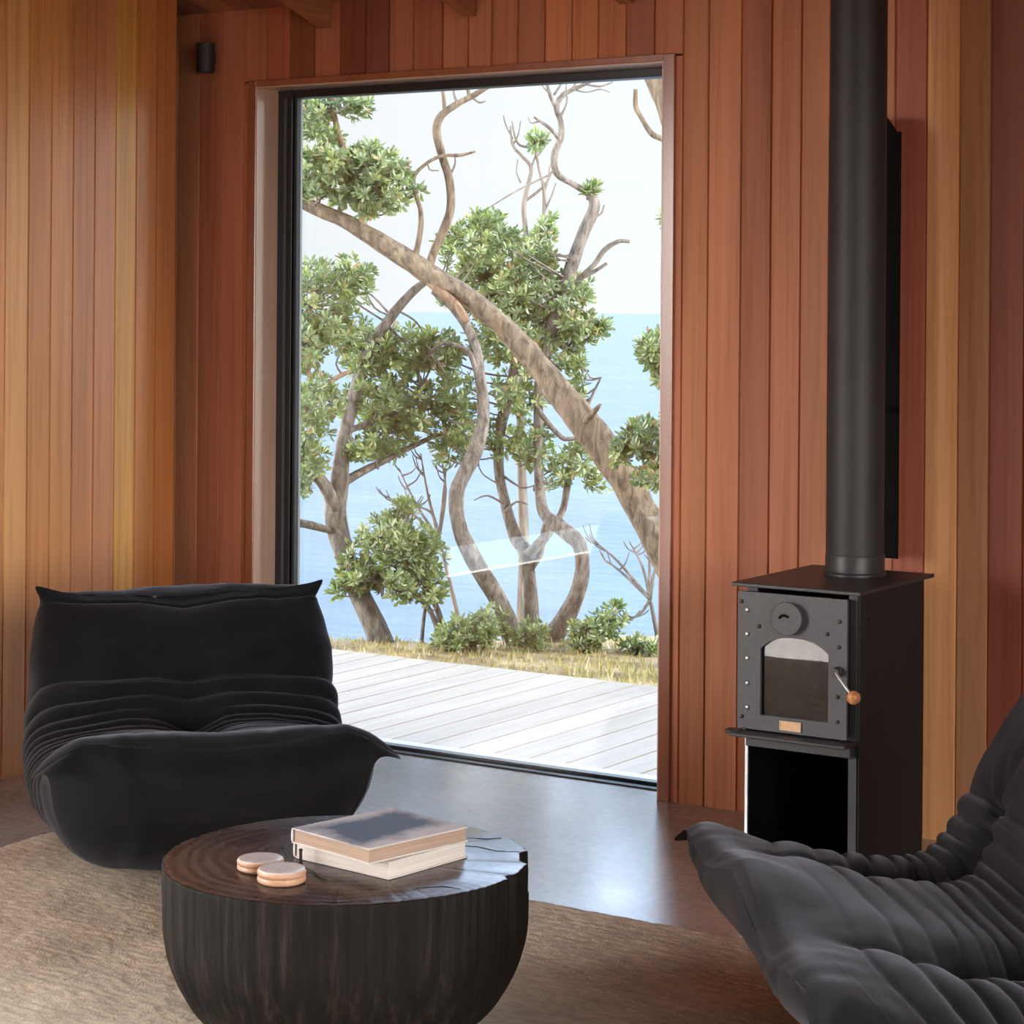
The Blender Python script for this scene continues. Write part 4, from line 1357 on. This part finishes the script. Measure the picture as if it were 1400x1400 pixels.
M['cover_top'] = cover_mat('picture_cover', (0.58, 0.56, 0.57), (0.09, 0.11, 0.16), (0.012, 0.01, 0.15, 0.105))
M['cover_low'] = simple('off_white_cover', (0.66, 0.62, 0.60), 0.4)
M['spine_white'] = simple('off_white_spine', (0.66, 0.62, 0.60), 0.45)
BT1 = 0.034
book('lower off white book on the dark log table', [(408, 1146), (520, 1122), (631, 1149), (526, 1183)], TZ + 0.0005, BT1, M['cover_low'], M['pages'], M['spine_white'])
book('upper book with a dark landscape picture on its cover', [(401, 1133), (530, 1103), (645, 1131), (502, 1159)], TZ + BT1 + 0.001, 0.030, M['cover_top'], M['pages_tan'], M['spine_white'])

# ------------------------------------------------------------------ two small round wooden boxes and a cord
M['box_lid'] = simple('pale_box_lid', (0.62, 0.56, 0.53), 0.25, 0.0, 0.5, 0.08, 60)
M['box_wood'] = plain_wood('blond_box_wood', (0.40, 0.22, 0.13), (0.60, 0.38, 0.25), (20, 20, 160), 0.4)
def round_box(label, px, py, r, h):
    p = at_z(px, py, TZ)
    root = empty('round_box', (p.x, p.y, TZ + 0.0005))
    tag(root, label, 'box', 'round wooden boxes on the coffee table')
    bm = bmesh.new()
    lathe(bm, catmull([(r * 0.86, 0.0), (r * 0.97, 0.003), (r, h * 0.26), (r * 0.97, h * 0.46), (r * 0.93, h * 0.5)], 4), 48)
    obj('base', bm, M['box_wood'], root, True, 50)
    bm = bmesh.new()
    lathe(bm, catmull([(r * 0.93, h * 0.5), (r * 0.98, h * 0.56), (r, h * 0.74), (r * 0.97, h * 0.88)], 4), 48)
    obj('lid', bm, M['box_wood'], root, True, 50)
    bm = bmesh.new()
    lathe(bm, catmull([(r * 0.97, h * 0.88), (r * 0.92, h * 0.97), (r * 0.7, h), (r * 0.3, h * 0.985), (0.001, h * 0.98)], 4), 48)
    obj('lid_inlay', bm, M['box_lid'], root, True, 60)['label'] = 'pale polished lid top'
round_box('round pale topped wooden box nearest the front of the log table', 385, 1206, 0.0465, 0.028)
round_box('round pale topped wooden box lying behind its twin on the table', 356, 1189, 0.0455, 0.024)
pk = at_z(411, 1181, TZ)
root = empty('cord_peg', (pk.x, pk.y, TZ + 0.0005))
tag(root, 'tiny dark upright peg with thin cord between the boxes and books', 'peg')
bm = bmesh.new()
lathe(bm, [(0.0045, 0.0), (0.0045, 0.003), (0.003, 0.004), (0.003, 0.024), (0.0042, 0.026), (0.003, 0.029)], 16)
obj('peg', bm, M['cord'], root, True, 40)
V, Fc = [], []
def cpt(px, py, z=0.0035):
    q = at_z(px, py, TZ + z) - Vector((pk.x, pk.y, TZ))
    return (q.x, q.y, q.z, 0.0011)
tube_data(V, Fc, catmull([cpt(411, 1181), cpt(418, 1187, 0.002), cpt(428, 1192, 0.002), cpt(436, 1200, 0.002), cpt(446, 1204, 0.002)], 6), 6)
tube_data(V, Fc, catmull([cpt(411, 1178, 0.006), cpt(402, 1172, 0.010), cpt(392, 1163, 0.024), cpt(385, 1156, 0.034), cpt(389, 1166, 0.016), cpt(393, 1174, 0.004)], 6), 6)
pymesh('cord', V, Fc, M['cord'], root)

# ------------------------------------------------------------------ wood burning stove
SY = 5.065                                     # face of the door plate
SX0, SX1 = -0.5131 * SY, -0.4527 * SY          # left / right edge of the door plate
stove = empty('wood_stove', ((SX0 + SX1) / 2, SY, 0))
tag(stove, 'black steel wood stove with arched glass door and tall flue', 'stove')
sw = (SX1 - SX0) / 2
def S(px, py, y=None):                         # image point on the door plate -> local x, z
    p = at_y(px, py, SY if y is None else y)
    return p.x - (SX0 + SX1) / 2, p.z
ZT = S(1160, 815)[1]
ZP = S(1160, 1013)[1]                          # bottom of the door plate
def sob(name, bm, mat, parent=stove, **k):
    return obj(name, bm, mat, parent, **k)
BD = 0.44                                      # body depth
bx0, bx1 = -sw + 0.012, sw + 0.022
# firebox shell: hollow box, open at the front behind the glass
bm = bmesh.new()
zt, zb = ZT + 0.004, ZP - 0.012
t = 0.006
box(bm, bx0, bx0 + t, 0.03, BD, 0.0, zt, 0.001, 1)
box(bm, bx0 + t, bx1 - t, BD - t, BD, 0.0, zt)
box(bm, bx0 + t, bx1 - t, 0.03, BD - t, zt - t, zt)
box(bm, bx0 + t, bx1 - t, 0.03, BD - t, zb, zb + t)
# front rim of the body around the door
box(bm, bx1 - 0.03, bx1 - t, 0.028, 0.036, zb, zt)
box(bm, bx0 + t, bx0 + 0.03, 0.028, 0.036, zb, zt)
sob('firebox', bm, M['black_steel'], smooth=False)
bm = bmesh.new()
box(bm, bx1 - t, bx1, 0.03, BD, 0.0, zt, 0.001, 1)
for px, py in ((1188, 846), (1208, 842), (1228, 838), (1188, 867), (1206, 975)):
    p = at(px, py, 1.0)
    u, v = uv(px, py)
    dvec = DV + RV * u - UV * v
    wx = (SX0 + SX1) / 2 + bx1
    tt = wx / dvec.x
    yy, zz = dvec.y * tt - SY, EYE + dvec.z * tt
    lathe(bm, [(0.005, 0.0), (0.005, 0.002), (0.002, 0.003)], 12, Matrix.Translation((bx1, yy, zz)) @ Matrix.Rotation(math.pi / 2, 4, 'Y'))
sob('side_panel', bm, M['shaded_side_steel'], smooth=False)
bm = bmesh.new()
box(bm, bx0 + t, bx0 + t + 0.003, 0.034, BD - t, 0.0, zb)
box(bm, bx1 - t - 0.003, bx1 - t, 0.036, BD - t, 0.0, zb)
box(bm, bx0 + t, bx1 - t, BD - t - 0.003, BD - t, 0.0, zb)
box(bm, bx0 + t, bx1 - t, 0.03, BD - t, 0.0, 0.012)
sob('log_store', bm, M['void_black'], smooth=False)  # inner faces near-black, the store's shade put into their colour
# fire brick lining
bm = bmesh.new()
box(bm, bx0 + 0.012, bx1 - 0.012, BD - 0.035, BD - 0.012, zb + 0.01, zt - 0.06)
box(bm, bx0 + 0.012, bx0 + 0.03, 0.05, BD - 0.036, zb + 0.01, zt - 0.06)
box(bm, bx1 - 0.03, bx1 - 0.012, 0.05, BD - 0.036, zb + 0.01, zt - 0.06)
box(bm, bx0 + 0.012, bx1 - 0.012, 0.05, BD - 0.036, zb + 0.008, zb + 0.03)
sob('fire_brick_lining', bm, M['firebrick'], smooth=False)
# door plate with an arched opening
gx0, gz0 = S(1039, 982)
gx1, _ = S(1132, 988)
gz0 = S(1085, 983)[1]
gz1 = S(1040, 886)[1]
gtop = S(1085, 873)[1]
def outline(n=16):
    pts = [(gx0, gz0), (gx1, gz0)]
    for k in range(n + 1):
        tt = k / n
        x = gx1 + (gx0 - gx1) * tt
        z = gz1 + (gtop - gz1) * (1 - abs(2 * tt - 1) ** 2.6)
        pts.append((x, z))
    return pts
def plate_with_hole(bm, x0, x1, z0, z1, hole, y0, y1):
    import mathutils
    outer = [(x0, z0), (x1, z0), (x1, z1), (x0, z1)]
    for yy in (y0, y1):
        geo = [[Vector((a, b, 0)) for a, b in outer], [Vector((a, b, 0)) for a, b in reversed(hole)]]
        tris = mathutils.geometry.tessellate_polygon(geo)
        flat = outer + list(reversed(hole))
        vs = [bm.verts.new((a, yy, b)) for a, b in flat]
        for tri in tris:
            bm.faces.new([vs[i] for i in tri])
    for poly in (outer, hole):
        a0 = [bm.verts.new((a, y0, b)) for a, b in poly]
        a1 = [bm.verts.new((a, y1, b)) for a, b in poly]
        for i in range(len(poly)):
            j = (i + 1) % len(poly)
            bm.faces.new((a0[i], a0[j], a1[j], a1[i]))
    bmesh.ops.remove_doubles(bm, verts=bm.verts, dist=1e-6)
    bmesh.ops.recalc_face_normals(bm, faces=bm.faces)
import mathutils.geometry
bm = bmesh.new()
plate_with_hole(bm, -sw, sw, ZP, ZT - 0.010, outline(), 0.0, 0.010)
door = sob('door', bm, M['door_steel'], smooth=False)
bm = bmesh.new()
ol = outline()
vs = [bm.verts.new((x, 0.012, z)) for x, z in [(gx0 - 0.006, gz0 - 0.006), (gx1 + 0.006, gz0 - 0.006), (gx1 + 0.006, gtop + 0.006), (gx0 - 0.006, gtop + 0.006)]]
f = bm.faces.new(vs)
r = bmesh.ops.extrude_face_region(bm, geom=[f])
bmesh.ops.translate(bm, vec=(0, 0.004, 0), verts=[v for v in r['geom'] if isinstance(v, bmesh.types.BMVert)])
bmesh.ops.recalc_face_normals(bm, faces=bm.faces)
sob('glass_pane', bm, M['stove_glass'], door, smooth=False)
# inner retaining frame that fills the gap between door plate and body
bm = bmesh.new()
box(bm, -sw + 0.014, gx0 - 0.004, 0.010, 0.029, ZP + 0.004, ZT - 0.012)
box(bm, gx1 + 0.004, sw - 0.004, 0.010, 0.029, ZP + 0.004, ZT - 0.012)
box(bm, gx0 - 0.004, gx1 + 0.004, 0.0165, 0.029, gtop + 0.004, ZT - 0.012)
box(bm, gx0 - 0.004, gx1 + 0.004, 0.0165, 0.029, ZP + 0.004, gz0 - 0.004)
sob('door_seal_frame', bm, M['void_black'], door, smooth=False)
# air control: a raised disc; a black arc stands for the dark slot
ax_, az_ = S(1080, 845)
bm = bmesh.new()
my = Matrix.Translation((ax_, 0.0, az_)) @ Matrix.Rotation(math.pi / 2, 4, 'X')
lathe(bm, [(0.036, 0.014), (0.042, 0.014), (0.042, 0.019), (0.041, 0.020)], 40, my)
dial = sob('air_dial', bm, M['door_steel'], door, smooth=True, angle=30)
bm = bmesh.new()
lathe(bm, [(0.014, 0.0), (0.014, 0.014)], 24, my)
sob('dial_stem', bm, M['void_black'], dial, smooth=True, angle=30)
bm = bmesh.new()
pts = []
for k in range(13):
    a = math.pi * (0.95 - 0.75 * k / 12)
    pts.append((0.014 * math.cos(a) - 0.004, 0.004 + 0.010 * math.sin(a)))
V, Fc = [], []
tube_data(V, Fc, [(ax_ + x - 0.002, -0.0203, az_ + z - 0.006, 0.0035) for x, z in pts], 8)
pymesh('dial_slot', V, Fc, M['void_black'], dial)
# handle: boss, rod and wooden ball
hx, hz = S(1147, 918)
bm = bmesh.new()
lathe(bm, [(0.013, 0.0), (0.013, 0.012), (0.010, 0.016), (0.010, 0.024)], 24, Matrix.Translation((hx, 0, hz)) @ Matrix.Rotation(math.pi / 2, 4, 'X'))
hnd = sob('handle', bm, M['black_steel'], door, smooth=True, angle=30)
kp = at_y(1167, 954, SY - 0.05)
kx, ky, kz = kp.x - (SX0 + SX1) / 2, -0.05, kp.z
V, Fc = [], []
tube_data(V, Fc, catmull([(hx, -0.020, hz, 0.0042), (hx + (kx - hx) * 0.4, -0.034, hz + (kz - hz) * 0.4, 0.004), (kx, ky, kz, 0.0038)], 5), 10)
pymesh('handle_rod', V, Fc, M['rim_steel'], hnd)
bm = bmesh.new()
bmesh.ops.create_uvsphere(bm, u_segments=24, v_segments=16, radius=0.0175, matrix=Matrix.Translation((kx, ky, kz)))
sob('handle_knob', bm, M['knob_wood'], hnd)['label'] = 'wooden ball knob'
# maker's plate
nx_, nz_ = S(1081, 993)
bm = bmesh.new()
box(bm, nx_ - 0.030, nx_ + 0.030, -0.003, 0.0, nz_ - 0.012, nz_ + 0.012, 0.001, 1)
for (a0, a1, b0, b1) in ((-0.030, 0.030, 0.0095, 0.012), (-0.030, 0.030, -0.012, -0.0095), (-0.030, -0.0275, -0.0095, 0.0095), (0.0275, 0.030, -0.0095, 0.0095)):
    box(bm, nx_ + a0, nx_ + a1, -0.0045, -0.0029, nz_ + b0, nz_ + b1)
sob('name_plate', bm, M['brass'], door, smooth=False)['label'] = 'small coppery plate'
# bolts: bright ones down the left side, dark ones on the right
def bolt(px, py, r, mat, name='bolt'):
    x, z = S(px, py)
    bm = bmesh.new()
    lathe(bm, [(r, 0.0), (r, 0.002), (r * 0.75, 0.004), (r * 0.2, 0.0046)], 14, Matrix.Translation((x, 0, z)) @ Matrix.Rotation(math.pi / 2, 4, 'X'))
    sob(name, bm, mat, door, smooth=True, angle=40)
for py in (834, 867, 900, 934, 967): bolt(1022, py, 0.0058, M['bolt'])
for px, py in ((1148, 850), (1147, 885), (1145, 953), (1145, 987), (1014, 822), (1014, 979), (1038, 856), (1131, 867), (1018, 997)): bolt(px, py, 0.0055, M['dark_bolt'])
# top plate
bm = bmesh.new()
tx0 = at_y(1003, 795, SY - 0.005).x - (SX0 + SX1) / 2
box(bm, tx0, bx1 + 0.020, -0.018, BD + 0.025, zt, zt + 0.010, 0.002, 1)
sob('top_plate', bm, M['black_steel'], smooth=False)
# ash shelf
bm = bmesh.new()
sx0 = at_y(990, 1001, SY - 0.03).x - (SX0 + SX1) / 2
box(bm, -sw + 0.0, bx1 - 0.004, -0.050, 0.030, ZP - 0.014, ZP - 0.004, 0.002, 1)
box(bm, sx0, -sw + 0.02, -0.030, 0.004, ZP - 0.012, ZP - 0.002, 0.003, 1)
box(bm, bx0 + 0.012, bx1 - 0.012, 0.0, 0.029, ZP - 0.045, ZP - 0.018, 0.002, 1)
sob('ash_shelf', bm, M['black_steel'], smooth=False)
# strip on the left base panel's edge, its window glint put into the colour
bm = bmesh.new()
box(bm, bx0 - 0.001, bx0 + 0.0065, 0.024, 0.031, 0.0, ZP - 0.016)
sob('base_edge_glint', bm, M['rim_steel'], smooth=False)['label'] = 'steel front edge with its glint in the colour'
bm = bmesh.new()
box(bm, bx1 - 0.028, bx1 - 0.006, 0.026, 0.034, 0.0, zb - 0.001)
sob('base_upright', bm, M['black_steel'], smooth=False)
# flue pipe, collar and heat shield
fc = at_y(1171, 500, 5.39)
fx, fy = fc.x - (SX0 + SX1) / 2, 5.39 - SY
bm = bmesh.new()
lathe(bm, [(0.0755, zt + 0.01), (0.0755, ceil_z(5.39) + 0.3)], 48, Matrix.Translation((fx, fy, 0)))
flue = sob('flue_pipe', bm, M['flue_steel'], smooth=True, angle=40)
bm = bmesh.new()
lathe(bm, [(0.083, zt + 0.010), (0.083, zt + 0.016), (0.0785, zt + 0.020), (0.0785, zt + 0.062), (0.0765, zt + 0.066)], 48, Matrix.Translation((fx, fy, 0)))
sob('flue_collar', bm, M['black_steel'], flue, smooth=True, angle=30)
bm = bmesh.new()
ysh = 5.60
xa = -2.575 - (SX0 + SX1) / 2
xb = at_y(1231, 300, ysh).x - (SX0 + SX1) / 2
z0s, z1s = at_y(1225, 764, ysh).z, at_y(1211, 158, ysh).z
z1m = at_y(1225, 180, ysh).z
cc = 0.045
pts = [(xa, z0s), (xb, z0s), (xb, z1m), (xb - 0.012, z1m), (xb - cc, z1s), (xa + cc, z1s), (xa, z1m)]
f = bm.faces.new([bm.verts.new((x, ysh - SY, z)) for x, z in pts])
r = bmesh.ops.extrude_face_region(bm, geom=[f])
bmesh.ops.translate(bm, vec=(0, 0.004, 0), verts=[v for v in r['geom'] if isinstance(v, bmesh.types.BMVert)])
bmesh.ops.recalc_face_normals(bm, faces=bm.faces)
box(bm, fx - 0.012, fx + 0.012, fy + 0.07, ysh - SY, z0s + 0.4, z0s + 0.42)
sob('heat_shield', bm, M['void_black'], smooth=False)

# ------------------------------------------------------------------ wall light
wp = at_y(281, 79, YB - 0.045)
wl = empty('wall_light', (wp.x, YB, wp.z))
tag(wl, 'small black cylinder wall light high beside the window', 'light')
hh = 0.5 * 40 / F * ((wp - Vector((0, 0, EYE))).dot(DV))
rr_ = 0.5 * 25 / F * ((wp - Vector((0, 0, EYE))).dot(DV))
bm = bmesh.new()
lathe(bm, [(rr_ * 0.86, -hh + 0.004), (rr_ * 0.9, -hh), (rr_, -hh), (rr_, hh), (rr_ * 0.9, hh), (rr_ * 0.86, hh - 0.004)], 40, Matrix.Translation((0, -0.045, 0)))
obj('lamp_body', bm, M['flue_steel'], wl, True, 30)
bm = bmesh.new()
box(bm, -0.012, 0.006, -0.045 + rr_ * 0.85, 0.0, -0.02, 0.02, 0.001, 1)
obj('wall_bracket', bm, M['flue_steel'], wl, False)

# ------------------------------------------------------------------ sky, sun, camera
FILL_LEFT = 14.0  # strengths of the glows added to the sky to light the room
FILL_RIGHT = 12.0
FILL_SEA = 4.2
W = bpy.data.worlds.new('World')
SC.world = W
W.use_nodes = True
nt = W.node_tree
nt.nodes.clear()
out = nt.nodes.new('ShaderNodeOutputWorld')
bg = nt.nodes.new('ShaderNodeBackground')
tcn = nt.nodes.new('ShaderNodeTexCoord')
sep = nt.nodes.new('ShaderNodeSeparateXYZ')
nt.links.new(tcn.outputs['Generated'], sep.inputs[0])
mp = nt.nodes.new('ShaderNodeMapping')
mp.inputs['Scale'].default_value = (2.0, 2.0, 7.0)
nt.links.new(tcn.outputs['Generated'], mp.inputs['Vector'])
cl = N(nt, 'ShaderNodeTexNoise', Scale=1.6, Detail=6.0, Roughness=0.55)
nt.links.new(mp.outputs['Vector'], cl.inputs['Vector'])
blue = ramp(nt, [(0.0, (0.86, 0.93, 0.99)), (0.10, (0.84, 0.93, 1.0)), (0.20, (0.62, 0.80, 1.08)), (0.8, (0.38, 0.58, 0.98))], sep.outputs['Z'])
cw = ramp(nt, [(0.36, (0, 0, 0)), (0.56, (1, 1, 1))], cl.outputs['Fac'])
clo = N(nt, 'ShaderNodeMapRange', interpolation_type='SMOOTHSTEP')
for nm, v in (('From Min', 0.12), ('From Max', 0.24), ('To Min', 1.0), ('To Max', 0.12)): clo.inputs[nm].default_value = v
nt.links.new(sep.outputs['Z'], clo.inputs['Value'])
clm = nt.nodes.new('ShaderNodeMath'); clm.operation = 'MULTIPLY'
nt.links.new(cw.outputs['Color'], clm.inputs[0]); nt.links.new(clo.outputs['Result'], clm.inputs[1])
sky = mixc(nt, blue.outputs['Color'], (0.92, 0.97, 1.02), clm.outputs[0])
# extra sky glow at the left rear, added to light the room
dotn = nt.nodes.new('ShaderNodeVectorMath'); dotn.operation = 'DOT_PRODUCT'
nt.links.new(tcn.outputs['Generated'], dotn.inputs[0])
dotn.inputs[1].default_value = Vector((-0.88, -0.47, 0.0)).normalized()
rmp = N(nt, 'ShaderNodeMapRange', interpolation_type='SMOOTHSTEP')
for nm, v in (('From Min', 0.22), ('From Max', 0.8), ('To Min', 0.0), ('To Max', FILL_LEFT)): rmp.inputs[nm].default_value = v
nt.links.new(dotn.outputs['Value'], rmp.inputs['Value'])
# second added glow, shining in through the right wall opening
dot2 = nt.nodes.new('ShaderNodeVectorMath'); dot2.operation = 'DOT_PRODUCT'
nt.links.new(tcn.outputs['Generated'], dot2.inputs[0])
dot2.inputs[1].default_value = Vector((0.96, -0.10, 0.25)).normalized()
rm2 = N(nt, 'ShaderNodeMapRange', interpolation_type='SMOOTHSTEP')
for nm, v in (('From Min', 0.35), ('From Max', 0.9), ('To Min', 0.0), ('To Max', FILL_RIGHT)): rm2.inputs[nm].default_value = v
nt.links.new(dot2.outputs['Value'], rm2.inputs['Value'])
low = N(nt, 'ShaderNodeMapRange', interpolation_type='SMOOTHSTEP')       # keeps both added glows low
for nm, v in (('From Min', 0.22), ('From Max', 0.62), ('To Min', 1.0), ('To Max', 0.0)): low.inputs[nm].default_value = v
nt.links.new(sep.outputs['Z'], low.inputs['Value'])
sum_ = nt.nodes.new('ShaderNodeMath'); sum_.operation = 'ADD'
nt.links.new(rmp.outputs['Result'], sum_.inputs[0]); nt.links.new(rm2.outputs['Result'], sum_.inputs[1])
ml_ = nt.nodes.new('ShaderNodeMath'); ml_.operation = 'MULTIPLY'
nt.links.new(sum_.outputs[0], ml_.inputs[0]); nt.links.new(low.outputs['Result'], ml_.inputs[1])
# bluish glow added above the view to brighten the floor's reflection
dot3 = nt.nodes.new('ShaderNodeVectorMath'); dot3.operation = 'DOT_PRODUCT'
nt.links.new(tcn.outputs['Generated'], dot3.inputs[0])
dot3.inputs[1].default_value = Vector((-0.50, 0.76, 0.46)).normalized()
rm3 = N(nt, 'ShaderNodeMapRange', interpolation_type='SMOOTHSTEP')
for nm, v in (('From Min', 0.60), ('From Max', 0.93), ('To Min', 0.0), ('To Max', FILL_SEA)): rm3.inputs[nm].default_value = v
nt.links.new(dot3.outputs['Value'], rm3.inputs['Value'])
# this glow fades out near the horizon, where the sky is in view
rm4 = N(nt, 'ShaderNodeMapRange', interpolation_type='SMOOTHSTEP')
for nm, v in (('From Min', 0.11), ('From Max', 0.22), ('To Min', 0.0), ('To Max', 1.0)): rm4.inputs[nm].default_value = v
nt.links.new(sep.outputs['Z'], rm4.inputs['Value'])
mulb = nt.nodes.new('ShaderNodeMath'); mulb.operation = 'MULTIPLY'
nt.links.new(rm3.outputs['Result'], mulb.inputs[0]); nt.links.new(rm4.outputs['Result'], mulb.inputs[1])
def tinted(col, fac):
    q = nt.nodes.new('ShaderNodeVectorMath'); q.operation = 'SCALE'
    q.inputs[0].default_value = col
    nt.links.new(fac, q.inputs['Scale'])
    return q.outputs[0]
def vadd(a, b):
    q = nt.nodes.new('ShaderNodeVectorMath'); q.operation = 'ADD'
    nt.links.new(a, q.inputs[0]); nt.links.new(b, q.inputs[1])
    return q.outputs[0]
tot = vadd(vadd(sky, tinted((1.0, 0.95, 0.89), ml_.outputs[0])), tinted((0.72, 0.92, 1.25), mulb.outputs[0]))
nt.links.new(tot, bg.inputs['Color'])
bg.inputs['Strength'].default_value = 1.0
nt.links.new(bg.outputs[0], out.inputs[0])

sun = bpy.data.lights.new('sun', 'SUN')
sun.energy = 3.0
sun.angle = math.radians(0.6)
sun.color = (1.0, 0.955, 0.88)
so = bpy.data.objects.new('sun', sun)
tosun = Vector((0.70, 0.22, 0.80))
so.rotation_euler = tosun.to_track_quat('Z', 'Y').to_euler()
link(so)

cam = bpy.data.cameras.new('camera')
cam.sensor_fit = 'HORIZONTAL'
cam.sensor_width = 36.0
cam.lens = 36.0 * F / 1400.0
cam.shift_x = 0.0
cam.shift_y = -(700.0 - HY) / 1400.0
cam.clip_start = 0.05
cam.clip_end = 60000
co = bpy.data.objects.new('camera', cam)
co.location = (0, 0, EYE)
Rm = Matrix((RV, UV, -DV)).transposed().to_4x4()
co.matrix_world = Matrix.Translation((0, 0, EYE)) @ Rm @ Matrix.Rotation(ROLL, 4, 'Z')
link(co)
SC.camera = co

SC.view_settings.view_transform = 'Standard'
SC.view_settings.look = 'None'
SC.view_settings.exposure = 0.2
SC.view_settings.gamma = 1.0
SC.view_settings.use_curve_mapping = False
SC.cycles.max_bounces = 10
SC.cycles.diffuse_bounces = 5
SC.cycles.transparent_max_bounces = 16
SC.cycles.caustics_reflective = False
SC.cycles.caustics_refractive = False
